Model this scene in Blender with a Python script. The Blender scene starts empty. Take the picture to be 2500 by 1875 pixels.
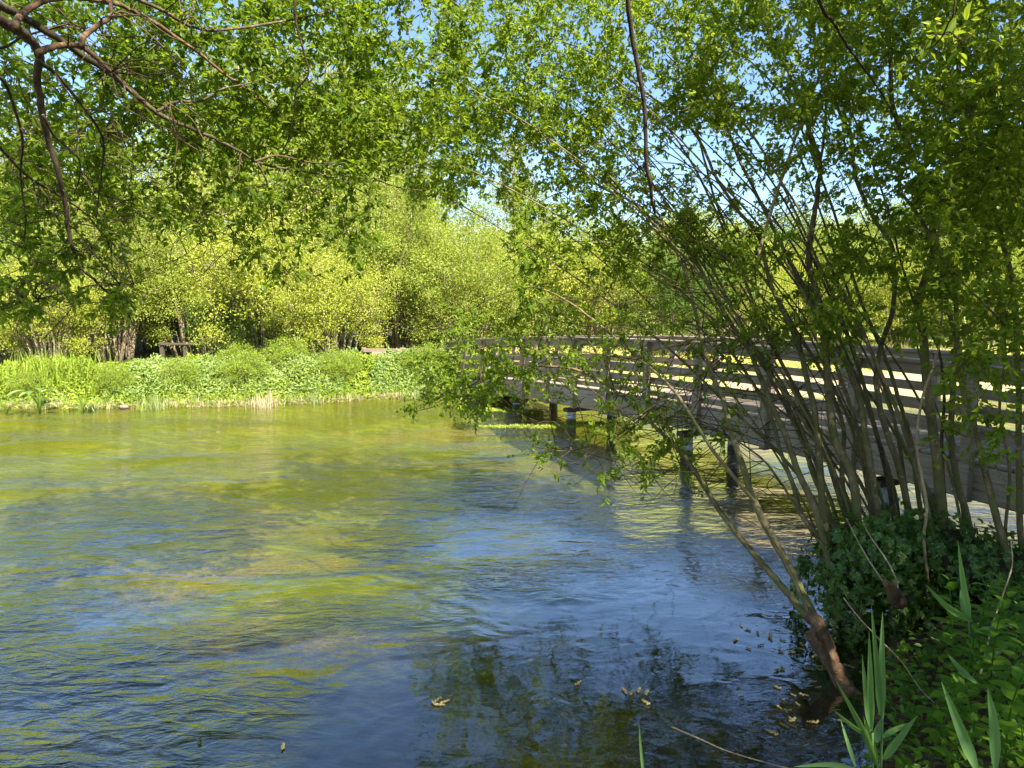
import bpy, math, random
import numpy as np
from mathutils import Vector, Matrix, noise
R = math.radians
SC = bpy.context.scene
COL = SC.collection
rng = np.random.default_rng(7)
random.seed(7)

# ------------------------------------------------------------------ camera, sky, sun, exposure
F = 1733.0                       # focal length in px of the 2500 px wide frame
CAMZ = 2.2
PITCH = math.atan(192.5 / F)     # looking slightly down
cam_d = bpy.data.cameras.new('camera'); cam = bpy.data.objects.new('camera', cam_d); COL.objects.link(cam)
cam_d.sensor_width = 36; cam_d.lens = 36 * F / 2500; cam_d.clip_start = 0.05; cam_d.clip_end = 2000
cam.location = (0, 0, CAMZ); cam.rotation_euler = (math.pi / 2 - PITCH, 0, 0)
SC.camera = cam

SUN_EL, SUN_AZ = R(47), math.atan2(0.60, -0.80)      # azimuth measured from +Y towards +X: behind the viewer, to the right
W = bpy.data.worlds.new('World'); SC.world = W; W.use_nodes = True
wn = W.node_tree; bg = wn.nodes['Background']
sky = wn.nodes.new('ShaderNodeTexSky'); sky.sky_type = 'NISHITA'; sky.sun_disc = False
sky.sun_elevation = SUN_EL; sky.sun_rotation = SUN_AZ
sky.air_density = 1.0; sky.dust_density = 0.15; sky.ozone_density = 4.5
wn.links.new(sky.outputs[0], bg.inputs[0]); bg.inputs[1].default_value = 0.085
sd = bpy.data.lights.new('sun', 'SUN'); sd.energy = 5.0; sd.angle = R(0.5); sd.color = (1.0, 0.94, 0.83)
sun = bpy.data.objects.new('sun', sd); COL.objects.link(sun)
S = Vector((math.sin(SUN_AZ) * math.cos(SUN_EL), math.cos(SUN_AZ) * math.cos(SUN_EL), math.sin(SUN_EL)))
sun.rotation_euler = S.to_track_quat('Z', 'Y').to_euler()
SC.view_settings.view_transform = 'Standard'; SC.view_settings.look = 'None'
SC.view_settings.exposure = 1.82; SC.view_settings.gamma = 1
SC.cycles.max_bounces = 8; SC.cycles.transparent_max_bounces = 12
SC.cycles.diffuse_bounces = 3; SC.cycles.glossy_bounces = 3; SC.cycles.transmission_bounces = 4
SC.cycles.use_denoising = True

cp, sp = math.cos(PITCH), math.sin(PITCH)
def P(px, py, Y):
    """point at forward distance Y seen at photo pixel (px,py)"""
    u, v = (px - 1250) / F, (937.5 - py) / F
    d = np.array([u, cp + v * sp, -sp + v * cp])
    return np.array([0, 0, CAMZ]) + d * (Y / d[1])
def G(px, py, z=0.0):
    u, v = (px - 1250) / F, (937.5 - py) / F
    d = np.array([u, cp + v * sp, -sp + v * cp])
    return np.array([0, 0, CAMZ]) + d * ((z - CAMZ) / d[2])

# ------------------------------------------------------------------ material helpers
def mat(name):
    m = bpy.data.materials.new(name); m.use_nodes = True
    nt = m.node_tree; nt.nodes.clear()
    out = nt.nodes.new('ShaderNodeOutputMaterial')
    return m, nt, out
def N(nt, t, **kw):
    n = nt.nodes.new(t)
    for k, v in kw.items():
        if k in n.inputs.keys() if isinstance(k, str) else False: n.inputs[k].default_value = v
        else: setattr(n, k, v)
    return n
def ramp(nt, fac, stops, interp='LINEAR'):
    r = nt.nodes.new('ShaderNodeValToRGB'); r.color_ramp.interpolation = interp
    el = r.color_ramp.elements
    while len(el) < len(stops): el.new(0.5)
    for e, (p, c) in zip(el, stops):
        e.position = p; e.color = (*c, 1) if len(c) == 3 else c
    nt.links.new(fac, r.inputs[0]); return r.outputs[0]
def noise_tex(nt, scale, detail=4, rough=0.55, vec=None, dist=0.0):
    n = nt.nodes.new('ShaderNodeTexNoise'); n.inputs['Scale'].default_value = scale
    n.inputs['Detail'].default_value = detail; n.inputs['Roughness'].default_value = rough
    n.inputs['Distortion'].default_value = dist
    if vec is not None: nt.links.new(vec, n.inputs['Vector'])
    return n.outputs['Fac']
def mapping(nt, scale=(1, 1, 1), rot=(0, 0, 0), kind='Object'):
    tc = nt.nodes.new('ShaderNodeTexCoord'); mp = nt.nodes.new('ShaderNodeMapping')
    mp.inputs['Scale'].default_value = scale; mp.inputs['Rotation'].default_value = rot
    nt.links.new(tc.outputs[kind], mp.inputs['Vector']); return mp.outputs[0]
def mixc(nt, fac, a, b, mode='MIX'):
    m = nt.nodes.new('ShaderNodeMix'); m.data_type = 'RGBA'; m.blend_type = mode
    for s, v in ((0, fac), (6, a), (7, b)):
        if hasattr(v, 'is_output'): nt.links.new(v, m.inputs[s])
        else: m.inputs[s].default_value = v if s == 0 else (*v, 1)
    return m.outputs[2]
def mth(nt, op, a, b=0.0, c=None, clamp=False):
    m = nt.nodes.new('ShaderNodeMath'); m.operation = op; m.use_clamp = clamp
    for i, v in enumerate((a, b) if c is None else (a, b, c)):
        if hasattr(v, 'is_output'): nt.links.new(v, m.inputs[i])
        else: m.inputs[i].default_value = v
    return m.outputs[0]
def bump(nt, h, strength, dist, nrm=None):
    b = nt.nodes.new('ShaderNodeBump'); b.inputs['Strength'].default_value = strength
    b.inputs['Distance'].default_value = dist; nt.links.new(h, b.inputs['Height'])
    if nrm is not None: nt.links.new(nrm, b.inputs['Normal'])
    return b.outputs[0]

def leaf_mat(name, c0, c1, trans, tmix=0.45, gloss=0.06):
    """per leaf tint from the face attribute 'rnd'"""
    m, nt, out = mat(name)
    at = nt.nodes.new('ShaderNodeAttribute'); at.attribute_name = 'rnd'
    col = mixc(nt, at.outputs['Fac'], c0, c1)
    d = N(nt, 'ShaderNodeBsdfDiffuse'); nt.links.new(col, d.inputs[0])
    t = N(nt, 'ShaderNodeBsdfTranslucent')
    tc = mixc(nt, at.outputs['Fac'], tuple(x * .75 for x in trans), tuple(min(1, x * 1.2) for x in trans))
    nt.links.new(tc, t.inputs[0])
    mx = N(nt, 'ShaderNodeMixShader'); mx.inputs[0].default_value = tmix
    nt.links.new(d.outputs[0], mx.inputs[1]); nt.links.new(t.outputs[0], mx.inputs[2])
    g = N(nt, 'ShaderNodeBsdfGlossy'); g.inputs['Roughness'].default_value = 0.42
    g.inputs[0].default_value = (.9, .9, .9, 1)
    m2 = N(nt, 'ShaderNodeMixShader'); m2.inputs[0].default_value = gloss
    nt.links.new(mx.outputs[0], m2.inputs[1]); nt.links.new(g.outputs[0], m2.inputs[2])
    nt.links.new(m2.outputs[0], out.inputs[0]); return m
def bark_mat(name, c0, c1, scale=14, moss=None):
    m, nt, out = mat(name)
    v = mapping(nt, (1, 1, .35))
    f = noise_tex(nt, scale, 6, .65, v, .4)
    col = ramp(nt, f, [(.36, c0), (.64, c1)])
    f3 = noise_tex(nt, scale * 2.7, 3, .6, mapping(nt), .6)
    col = mixc(nt, ramp(nt, f3, [(.60, (0, 0, 0)), (.66, (.55, .55, .55))]), col, tuple(min(1, x * 1.7 + .03) for x in c1))
    col = mixc(nt, ramp(nt, f3, [(.30, (.7, .7, .7)), (.37, (0, 0, 0))]), col, tuple(x * .5 for x in c0))
    if moss:
        f2 = noise_tex(nt, 5, 4, .6, mapping(nt))
        col = mixc(nt, ramp(nt, f2, [(.42, (0, 0, 0)), (.6, (1, 1, 1))]), col, moss)
    b = N(nt, 'ShaderNodeBsdfPrincipled'); b.inputs['Roughness'].default_value = .85
    b.inputs['Specular IOR Level'].default_value = .25
    nt.links.new(col, b.inputs['Base Color'])
    nt.links.new(bump(nt, noise_tex(nt, scale * 5, 5, .7, v), .6, .01), b.inputs['Normal'])
    nt.links.new(b.outputs[0], out.inputs[0]); return m

M = {}
M['leaf_left'] = leaf_mat('leaf_left', (.045, .10, .006), (.13, .19, .010), (.36, .48, .02), .5, .015)
M['leaf_right'] = leaf_mat('leaf_right', (.06, .125, .008), (.18, .25, .016), (.42, .54, .03), .5, .015)
M['leaf_far'] = leaf_mat('leaf_far', (.16, .22, .025), (.36, .40, .07), (.42, .48, .05), .42, .01)
M['leaf_far_lime'] = leaf_mat('leaf_far_lime', (.23, .29, .025), (.46, .48, .08), (.48, .50, .06), .42, .01)
M['leaf_far_dark'] = leaf_mat('leaf_far_dark', (.06, .12, .02), (.14, .20, .03), (.20, .32, .04), .4, .01)
M['leaf_poplar'] = leaf_mat('leaf_poplar', (.24, .23, .09), (.42, .38, .17), (.38, .36, .12), .4, .01)
M['herb'] = leaf_mat('herb', (.10, .18, .012), (.36, .43, .05), (.28, .38, .03), .35, .01)
M['herb_pale'] = leaf_mat('herb_pale', (.12, .20, .04), (.32, .40, .11), (.25, .36, .06), .3, .015)
M['blade'] = leaf_mat('blade', (.18, .24, .06), (.36, .42, .15), (.30, .38, .06), .35, .02)
M['straw'] = leaf_mat('straw', (.34, .27, .14), (.60, .50, .30), (.4, .35, .2), .2, .01)
M['meadow'] = leaf_mat('meadow', (.34, .33, .06), (.58, .50, .16), (.45, .45, .1), .35, .01)
M['nettle'] = leaf_mat('nettle', (.07, .17, .010), (.17, .30, .02), (.30, .50, .025), .42, .02)
M['ivy'] = leaf_mat('ivy', (.035, .10, .008), (.14, .24, .02), (.18, .34, .02), .32, .05)
M['reed'] = leaf_mat('reed', (.10, .21, .06), (.18, .32, .09), (.32, .52, .07), .4, .03)
M['litter'] = leaf_mat('litter', (.10, .06, .03), (.30, .20, .10), (.2, .12, .05), .2, .01)
M['weed'] = leaf_mat('weed', (.20, .28, .03), (.38, .44, .07), (.4, .5, .06), .3, .03)
M['bark_stem'] = bark_mat('bark_stem', (.085, .062, .028), (.27, .20, .10), 12, (.14, .135, .045))
M['bark_left'] = bark_mat('bark_left', (.035, .026, .016), (.20, .145, .09), 16, (.07, .055, .03))
M['bark_red'] = bark_mat('bark_red', (.08, .047, .024), (.22, .13, .07), 14)
M['bark_far'] = bark_mat('bark_far', (.13, .095, .055), (.36, .29, .19), 8)
M['twig'] = bark_mat('twig', (.045, .03, .015), (.13, .09, .045), 10)
M['twig_dry'] = bark_mat('twig_dry', (.30, .20, .10), (.50, .38, .22), 10)
M['bark_dark'] = bark_mat('bark_dark', (.018, .013, .009), (.085, .06, .04), 22)
M['catkin'] = bark_mat('catkin', (.16, .13, .05), (.42, .33, .15), 60)

def wood(name, c0, c1, c2):
    m, nt, out = mat(name)
    v = mapping(nt, (1, 14, 14)); vv = mapping(nt, (1, 1, 1))
    f = noise_tex(nt, 2.2, 8, .65, v, .3)
    g = noise_tex(nt, 3.0, 5, .6, vv)
    col = mixc(nt, ramp(nt, g, [(.42, (0, 0, 0)), (.68, (1, 1, 1))]), ramp(nt, f, [(.3, c0), (.7, c1)]), c2)
    b = N(nt, 'ShaderNodeBsdfPrincipled'); b.inputs['Roughness'].default_value = .8
    b.inputs['Specular IOR Level'].default_value = .3
    nt.links.new(col, b.inputs['Base Color']); nt.links.new(bump(nt, f, .5, .008), b.inputs['Normal'])
    nt.links.new(b.outputs[0], out.inputs[0]); return m
M['wood'] = wood('wood_grey', (.17, .13, .09), (.42, .35, .265), (.26, .19, .12))
M['wood_brown'] = wood('wood_brown', (.17, .12, .08), (.36, .27, .19), (.22, .17, .11))
M['wood_dark'] = wood('wood_dark', (.05, .038, .025), (.12, .09, .06), (.07, .055, .03))
def plain(name, c, rough=.5, metal=0.0):
    m, nt, out = mat(name)
    b = N(nt, 'ShaderNodeBsdfPrincipled'); b.inputs['Roughness'].default_value = rough
    b.inputs['Metallic'].default_value = metal
    f = noise_tex(nt, 9, 5, .6, mapping(nt))
    nt.links.new(ramp(nt, f, [(.3, tuple(x * .6 for x in c)), (.7, c)]), b.inputs['Base Color'])
    nt.links.new(b.outputs[0], out.inputs[0]); return m
M['bolt'] = plain('bolt', (.6, .6, .62), .35, 1)
M['pile'] = plain('pile_sleeve', (.62, .62, .62), .6)
def pile_mat():
    m, nt, out = mat('pile_concrete')
    tc = nt.nodes.new('ShaderNodeTexCoord'); sep = nt.nodes.new('ShaderNodeSeparateXYZ'); nt.links.new(tc.outputs['Object'], sep.inputs[0])
    f = noise_tex(nt, 11, 6, .7, mapping(nt, (1, 1, .4)))
    col = ramp(nt, f, [(.32, (.16, .15, .13)), (.5, (.46, .46, .44)), (.7, (.72, .72, .70))])
    k = mth(nt, 'MULTIPLY', mth(nt, 'SUBTRACT', mth(nt, 'ADD', .02, mth(nt, 'MULTIPLY', f, .16)), sep.outputs[2]), 22.0, clamp=True)
    col = mixc(nt, k, col, (.05, .055, .02))
    b = N(nt, 'ShaderNodeBsdfPrincipled'); b.inputs['Roughness'].default_value = .7
    nt.links.new(col, b.inputs['Base Color']); nt.links.new(bump(nt, f, .5, .01), b.inputs['Normal']); nt.links.new(b.outputs[0], out.inputs[0]); return m
M['pile'] = pile_mat()
M['rust'] = plain('weathered_panel', (.52, .33, .22), .9)
M['stone'] = plain('stone', (.26, .21, .15), .9)
M['reddish'] = plain('brick', (.36, .17, .10), .9)

# ground: mud and grass above water, gravel with weed beds under it
def ground_mat():
    m, nt, out = mat('ground')
    tc = nt.nodes.new('ShaderNodeTexCoord'); sep = nt.nodes.new('ShaderNodeSeparateXYZ')
    nt.links.new(tc.outputs['Object'], sep.inputs[0])
    X, Y, Z = sep.outputs
    # under water
    gravel = ramp(nt, noise_tex(nt, 26, 6, .7, mapping(nt)), [(.3, (.06, .042, .008)), (.5, (.19, .135, .024)), (.72, (.40, .30, .07))])
    big = noise_tex(nt, 1.0, 5, .55, mapping(nt, (.38, 1.0, 1), (0, 0, R(-6))), .8)
    fine = noise_tex(nt, 5, 6, .7, mapping(nt, (.5, 2.4, 1), (0, 0, R(-6))), .8)
    weed = ramp(nt, fine, [(.3, (.02, .035, .003)), (.5, (.11, .14, .008)), (.72, (.36, .38, .016))])
    wf = ramp(nt, big, [(.45, (0, 0, 0)), (.51, (1, 1, 1))])
    bed = mixc(nt, wf, gravel, weed)
    dark = noise_tex(nt, .8, 4, .5, mapping(nt, (.45, 1.1, 1), (0, 0, R(10))), .6)
    bed = mixc(nt, ramp(nt, dark, [(.44, (0, 0, 0)), (.58, (.9, .9, .9))]), bed, mixc(nt, fine, (.012, .016, .003), (.07, .085, .008)))
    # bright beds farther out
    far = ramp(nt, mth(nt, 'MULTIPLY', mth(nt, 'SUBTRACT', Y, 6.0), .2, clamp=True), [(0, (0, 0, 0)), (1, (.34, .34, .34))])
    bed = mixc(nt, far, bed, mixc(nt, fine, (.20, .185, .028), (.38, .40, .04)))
    # pool bed below the willows darkened, shade painted into its colour
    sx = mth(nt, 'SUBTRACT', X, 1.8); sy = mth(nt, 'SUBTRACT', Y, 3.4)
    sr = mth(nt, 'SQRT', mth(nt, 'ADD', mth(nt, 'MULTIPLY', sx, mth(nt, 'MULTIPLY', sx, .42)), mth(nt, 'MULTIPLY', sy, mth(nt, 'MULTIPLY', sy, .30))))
    shade_dist = mth(nt, 'ADD', sr, mth(nt, 'MULTIPLY', mth(nt, 'SUBTRACT', big, .5), 2.4))
    bed = mixc(nt, ramp(nt, shade_dist, [(.75, (1, 1, 1)), (1.0, (0, 0, 0))]) if False else mth(nt, 'SUBTRACT', 2.35, shade_dist, clamp=True), bed, (.016, .017, .007))
    # above water
    f1 = noise_tex(nt, 9, 6, .7, mapping(nt))
    mud = ramp(nt, f1, [(.3, (.035, .025, .014)), (.55, (.09, .06, .035)), (.75, (.20, .14, .08))])
    grass = ramp(nt, noise_tex(nt, 1.6, 7, .75, mapping(nt, (.6, 1, 1))), [(.3, (.20, .26, .05)), (.5, (.38, .40, .10)), (.72, (.52, .46, .20))])
    isfar = ramp(nt, mth(nt, 'MULTIPLY', mth(nt, 'SUBTRACT', Y, 14.0), .25, clamp=True), [(0, (0, 0, 0)), (1, (1, 1, 1))])
    land = mixc(nt, isfar, mud, grass)
    shade_ground = ramp(nt, f1, [(.3, (.03, .035, .012)), (.6, (.09, .09, .03)), (.8, (.18, .16, .07))])  # dark brown-green tone standing in for shade on the ground beneath the far trees
    land = mixc(nt, mth(nt, 'MULTIPLY', isfar, mth(nt, 'LESS_THAN', mth(nt, 'ADD', X, mth(nt, 'MULTIPLY', f1, 2.0)), 3.5)), land, shade_ground)
    # bare pinkish shore on the far right
    s = mth(nt, 'MULTIPLY', mth(nt, 'GREATER_THAN', X, 5.5), mth(nt, 'LESS_THAN', mth(nt, 'ADD', Y, mth(nt, 'MULTIPLY', f1, 3.0)), 20.0))
    land = mixc(nt, mth(nt, 'MULTIPLY', s, isfar), land, (.40, .31, .18))
    zz = mth(nt, 'MULTIPLY', mth(nt, 'ADD', Z, .02), 25.0, clamp=True)
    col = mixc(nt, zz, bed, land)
    b = N(nt, 'ShaderNodeBsdfPrincipled'); b.inputs['Roughness'].default_value = .95
    b.inputs['Specular IOR Level'].default_value = .1
    nt.links.new(col, b.inputs['Base Color'])
    nt.links.new(bump(nt, noise_tex(nt, 14, 6, .7, mapping(nt)), .8, .05), b.inputs['Normal'])
    nt.links.new(b.outputs[0], out.inputs[0]); return m
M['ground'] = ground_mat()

def water_mat():
    m, nt, out = mat('water')
    tc = nt.nodes.new('ShaderNodeTexCoord'); sep = nt.nodes.new('ShaderNodeSeparateXYZ')
    nt.links.new(tc.outputs['Object'], sep.inputs[0]); X, Y, Z = sep.outputs
    # calm pool by the right bank, quicker water elsewhere
    dx = mth(nt, 'SUBTRACT', X, 1.3); dy = mth(nt, 'SUBTRACT', Y, 3.2)
    rr = mth(nt, 'SQRT', mth(nt, 'ADD', mth(nt, 'MULTIPLY', dx, mth(nt, 'MULTIPLY', dx, .45)), mth(nt, 'MULTIPLY', dy, mth(nt, 'MULTIPLY', dy, .55))))
    rip = noise_tex(nt, .7, 3, .5, mapping(nt, (.7, 1.2, 1)), .5)
    amp = mth(nt, 'MULTIPLY', mth(nt, 'ADD', mth(nt, 'SUBTRACT', rr, 1.45), mth(nt, 'MULTIPLY', mth(nt, 'SUBTRACT', rip, .5), 2.5)), .8, clamp=True)
    amp = mth(nt, 'ADD', mth(nt, 'MULTIPLY', amp, mth(nt, 'ADD', mth(nt, 'MULTIPLY', ramp(nt, rip, [(.38, (0, 0, 0)), (.62, (1, 1, 1))]), 1.1), .30)), .06)
    n1 = noise_tex(nt, 17, 3, .55, mapping(nt, (.55, 1.25, 1), (0, 0, R(-8))), 1.1)
    n2 = noise_tex(nt, 5.0, 3, .5, mapping(nt, (.5, 1.15, 1), (0, 0, R(6))), 1.4)
    n3 = noise_tex(nt, 1.3, 2, .5, mapping(nt, (.6, 1.0, 1)), 1.0)
    h = mth(nt, 'MULTIPLY', mth(nt, 'ADD', mth(nt, 'MULTIPLY', n1, .009), mth(nt, 'MULTIPLY', n2, .030)), amp)
    h = mth(nt, 'ADD', h, mth(nt, 'MULTIPLY', mth(nt, 'MULTIPLY', n3, .024), mth(nt, 'ADD', amp, .30)))
    h = mth(nt, 'ADD', h, mth(nt, 'MULTIPLY', noise_tex(nt, 3.2, 1, .4, mapping(nt), 1.5), .0045))
    nb = bump(nt, h, 1.0, 1.0)
    fr = nt.nodes.new('ShaderNodeFresnel'); fr.inputs['IOR'].default_value = 1.45
    nt.links.new(nb, fr.inputs['Normal'])
    g = N(nt, 'ShaderNodeBsdfGlossy'); g.inputs['Roughness'].default_value = .0; g.inputs[0].default_value = (1, 1, 1, 1)
    nt.links.new(nb, g.inputs['Normal'])
    t = N(nt, 'ShaderNodeBsdfTransparent'); t.inputs[0].default_value = (.88, .88, .50, 1)
    mx = N(nt, 'ShaderNodeMixShader')
    nt.links.new(mth(nt, 'MINIMUM', mth(nt, 'MULTIPLY', fr.outputs[0], 3.0), .46), mx.inputs[0])
    nt.links.new(t.outputs[0], mx.inputs[1]); nt.links.new(g.outputs[0], mx.inputs[2])
    nt.links.new(mx.outputs[0], out.inputs[0]); return m
M['water'] = water_mat()

# ------------------------------------------------------------------ mesh helpers
def mesh_np(name, V, Fq, material, rnd=None, smooth=False):
    """V (n,3); Fq (m,k) faces all with k corners"""
    me = bpy.data.meshes.new(name)
    V = np.asarray(V, dtype=np.float32); Fq = np.asarray(Fq, dtype=np.int32)
    me.vertices.add(len(V)); me.vertices.foreach_set('co', V.ravel())
    m, k = Fq.shape
    me.loops.add(m * k); me.loops.foreach_set('vertex_index', Fq.ravel())
    me.polygons.add(m); me.polygons.foreach_set('loop_start', np.arange(0, m * k, k, dtype=np.int32))
    me.polygons.foreach_set('loop_total', np.full(m, k, dtype=np.int32))
    me.polygons.foreach_set('use_smooth', np.full(m, smooth))
    me.materials.append(material)
    if rnd is not None:
        a = me.attributes.new('rnd', 'FLOAT', 'FACE'); a.data.foreach_set('value', np.asarray(rnd, dtype=np.float32))
    me.update(calc_edges=True); return me
def link(name, me, parent=None):
    o = bpy.data.objects.new(name, me); COL.objects.link(o)
    if parent is not None: o.parent = parent
    return o
def thing(name, label, cat, loc=(0, 0, 0), rz=0.0, group=None):
    o = bpy.data.objects.new(name, None); COL.objects.link(o); o.location = loc; o.rotation_euler = (0, 0, rz)
    o.empty_display_size = .2
    o['label'] = label; o['category'] = cat
    if group: o['group'] = group
    return o
def tag(o, label=None, cat=None, group=None, kind=None):
    for k, v in (('label', label), ('category', cat), ('group', group), ('kind', kind)):
        if v: o[k] = v
    return o
def copy_tree(o, parent=None, **kw):
    c = o.copy(); COL.objects.link(c); c.parent = parent
    for ch in [x for x in bpy.data.objects if x.parent == o]: copy_tree(ch, c)
    return c

class Tubes:
    def __init__(s): s.V = []; s.F = []; s.n = 0
    def add(s, pts, r, k=6, bumpy=0.0):
        pts = np.asarray(pts, float); n = len(pts)
        r = np.broadcast_to(np.asarray(r, float), (n,)).copy()
        if bumpy: r *= 1 + bumpy * (rng.random(n) - .5)
        e0, e1 = pts[0] - unit(pts[1] - pts[0]) * r[0] * .4, pts[-1] + unit(pts[-1] - pts[-2]) * r[-1] * .4
        pts = np.vstack([e0, pts, e1]); r = np.concatenate([[r[0] * .05], r, [r[-1] * .05]]); n += 2
        t = np.gradient(pts, axis=0); t /= np.linalg.norm(t, axis=1)[:, None] + 1e-9
        ref = np.array([0.3, 1.0, 0.1]) if abs(t[0][2]) > .5 else np.array([0, 0.05, 1.0])
        a = np.cross(t, ref); a /= np.linalg.norm(a, axis=1)[:, None] + 1e-9
        b = np.cross(t, a)
        ang = np.linspace(0, 2 * math.pi, k, endpoint=False)
        ring = a[:, None, :] * np.cos(ang)[None, :, None] + b[:, None, :] * np.sin(ang)[None, :, None]
        v = pts[:, None, :] + ring * r[:, None, None]
        s.V.append(v.reshape(-1, 3))
        i = np.arange(n - 1)[:, None] * k; j = np.arange(k)[None, :]; j2 = (j + 1) % k
        f = np.stack([i + j, i + j2, i + k + j2, i + k + j], -1).reshape(-1, 4) + s.n
        s.F.append(f)
        s.n += n * k
    def cap(s): pass
    def build(s, name, material, parent=None):
        if not s.V: return None
        return link(name, mesh_np(name, np.concatenate(s.V), np.concatenate(s.F), material, smooth=True), parent)
def smooth_path(pts, n):
    """Catmull-Rom through control points"""
    pts = np.asarray(pts, float)
    p = np.vstack([2 * pts[0] - pts[1], pts, 2 * pts[-1] - pts[-2]])
    out = []
    m = len(pts) - 1
    for u in np.linspace(0, m - 1e-6, n):
        i = int(u); f = u - i
        a, b, c, d = p[i], p[i + 1], p[i + 2], p[i + 3]
        out.append(.5 * ((2 * b) + (-a + c) * f + (2 * a - 5 * b + 4 * c - d) * f * f + (-a + 3 * b - 3 * c + d) * f ** 3))
    return np.array(out)
def unit(v): return v / (np.linalg.norm(v, axis=-1, keepdims=True) + 1e-9)

class Leaves:
    def __init__(s): s.p = []; s.d = []; s.u = []; s.l = []; s.w = []; s.t = []
    def add(s, p, d, u, l, w, t=None):
        n = len(p); s.t.append(rng.random(n) if t is None else np.broadcast_to(t, (n,)))
        s.p.append(p); s.d.append(d); s.u.append(u)
        s.l.append(np.broadcast_to(l, (n,))); s.w.append(np.broadcast_to(w, (n,)))
    def count(s): return sum(len(x) for x in s.p)
    def build(s, name, material, parent=None, hi=True, fold=.25, rnd=None):
        if not s.p: return None
        p = np.concatenate(s.p); d = unit(np.concatenate(s.d)); u = np.concatenate(s.u)
        l = np.concatenate(s.l)[:, None]; w = np.concatenate(s.w)[:, None]
        side = unit(np.cross(d, u)); up = np.cross(side, d); n = len(p)
        rn = np.clip(.55 * np.concatenate(s.t) + .45 * rng.random(n), 0, 1)
        if hi:
            curl = -up * l * .10
            v = np.stack([p, p + d * l * .33 + side * w * .5 + up * w * fold * .5, p + d * l * .68 + side * w * .40 + up * w * fold * .4,
                          p + d * l + curl, p + d * l * .68 - side * w * .40 + up * w * fold * .4, p + d * l * .33 - side * w * .5 + up * w * fold * .5], 1)
            b = np.arange(n)[:, None] * 6
            f = np.stack([b + np.array([0, 1, 2, 3]), b + np.array([0, 3, 4, 5])], 1).reshape(-1, 4)
            me = mesh_np(name, v.reshape(-1, 3), f, material, np.repeat(rn, 2))
        else:
            v = np.stack([p, p + d * l * .45 + side * w * .5, p + d * l, p + d * l * .45 - side * w * .5], 1)
            b = np.arange(n)[:, None] * 4
            me = mesh_np(name, v.reshape(-1, 3), b + np.array([0, 1, 2, 3]), material, rn)
        return link(name, me, parent)

def rand_dirs(n, zb=0.0):
    v = rng.normal(size=(n, 3)); v[:, 2] += zb; return unit(v)

# ------------------------------------------------------------------ ground, water
NEAR = np.array([(-60, 3.0), (-1.5, 2.5), (0.3, 2.6), (0.9, 2.65), (1.3, 2.8), (1.75, 3.3), (2.25, 4.1), (2.9, 5.0), (4, 5.7), (6, 6.1), (60, 8)])
FARB = np.array([(-60, 13.5), (-12, 15.0), (-8.5, 15.1), (-6.7, 15.35), (-5, 15.7), (-4.2, 16.0), (-3.2, 16.6), (-1.5, 17.1), (0.5, 17.4), (4, 17.2), (8, 17.0), (14, 16.4), (60, 15)])
def yn(x): return np.interp(x, NEAR[:, 0], NEAR[:, 1])
def yf(x): return np.interp(x, FARB[:, 0], FARB[:, 1])
def sstep(t): t = np.clip(t, 0, 1); return t * t * (3 - 2 * t)
def lowf(x, y, s, seed=0):
    return (np.sin(x * s + seed) * np.cos(y * s * 1.3 + seed * 2.1) + .5 * np.sin(x * s * 2.3 + y * s * 1.7 + seed) + .25 * np.sin(x * s * 5.1 - y * s * 4.3 + 3 * seed)) / 1.75
def ground_z(x, y):
    dn = (y - yn(x)) * .75 + .10 * lowf(x, y, 4.0, 1); df = yf(x) - y + .12 * lowf(x, y, 2.5, 2)
    m = np.minimum(dn, df)
    wet = -.62 * sstep(m / 1.6 * .5 + .0) * 1.0 - .02
    wet = wet - .10 * lowf(x, y, 1.1, 3) * sstep(m / 2)
    nb = .48 * sstep(-dn / 1.1) + .05 * lowf(x, y, 3, 4) * sstep(-dn) + .02
    fb = .40 * sstep(-df / 1.6) + .02 + .05 * lowf(x, y, .9, 5) * sstep(-df) + np.clip(y - 24, 0, 200) * .035
    return np.where(m > 0, wet, np.where(dn < df, nb, fb))
def axis(parts):
    return np.unique(np.concatenate([np.arange(a, b, s) for a, b, s in parts]))
gx = axis([(-200, -30, 10), (-30, -10, .8), (-10, 12, .14), (12, 30, .8), (30, 201, 10)])
gy = axis([(-40, -4, 4), (-4, 8, .10), (8, 19, .16), (19, 40, .8), (40, 401, 12)])
XX, YY = np.meshgrid(gx, gy)
ZZ = ground_z(XX, YY)
nx, ny = len(gx), len(gy)
idx = np.arange(nx * ny).reshape(ny, nx)
Fq = np.stack([idx[:-1, :-1], idx[:-1, 1:], idx[1:, 1:], idx[1:, :-1]], -1).reshape(-1, 4)
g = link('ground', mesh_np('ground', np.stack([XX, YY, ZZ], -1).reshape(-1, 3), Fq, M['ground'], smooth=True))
tag(g, kind='structure')
w = link('water', mesh_np('water', [(-120, -20, 0), (120, -20, 0), (120, 19, 0), (-120, 19, 0)], [(0, 1, 2, 3)], M['water']))
tag(w, kind='structure')

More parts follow.
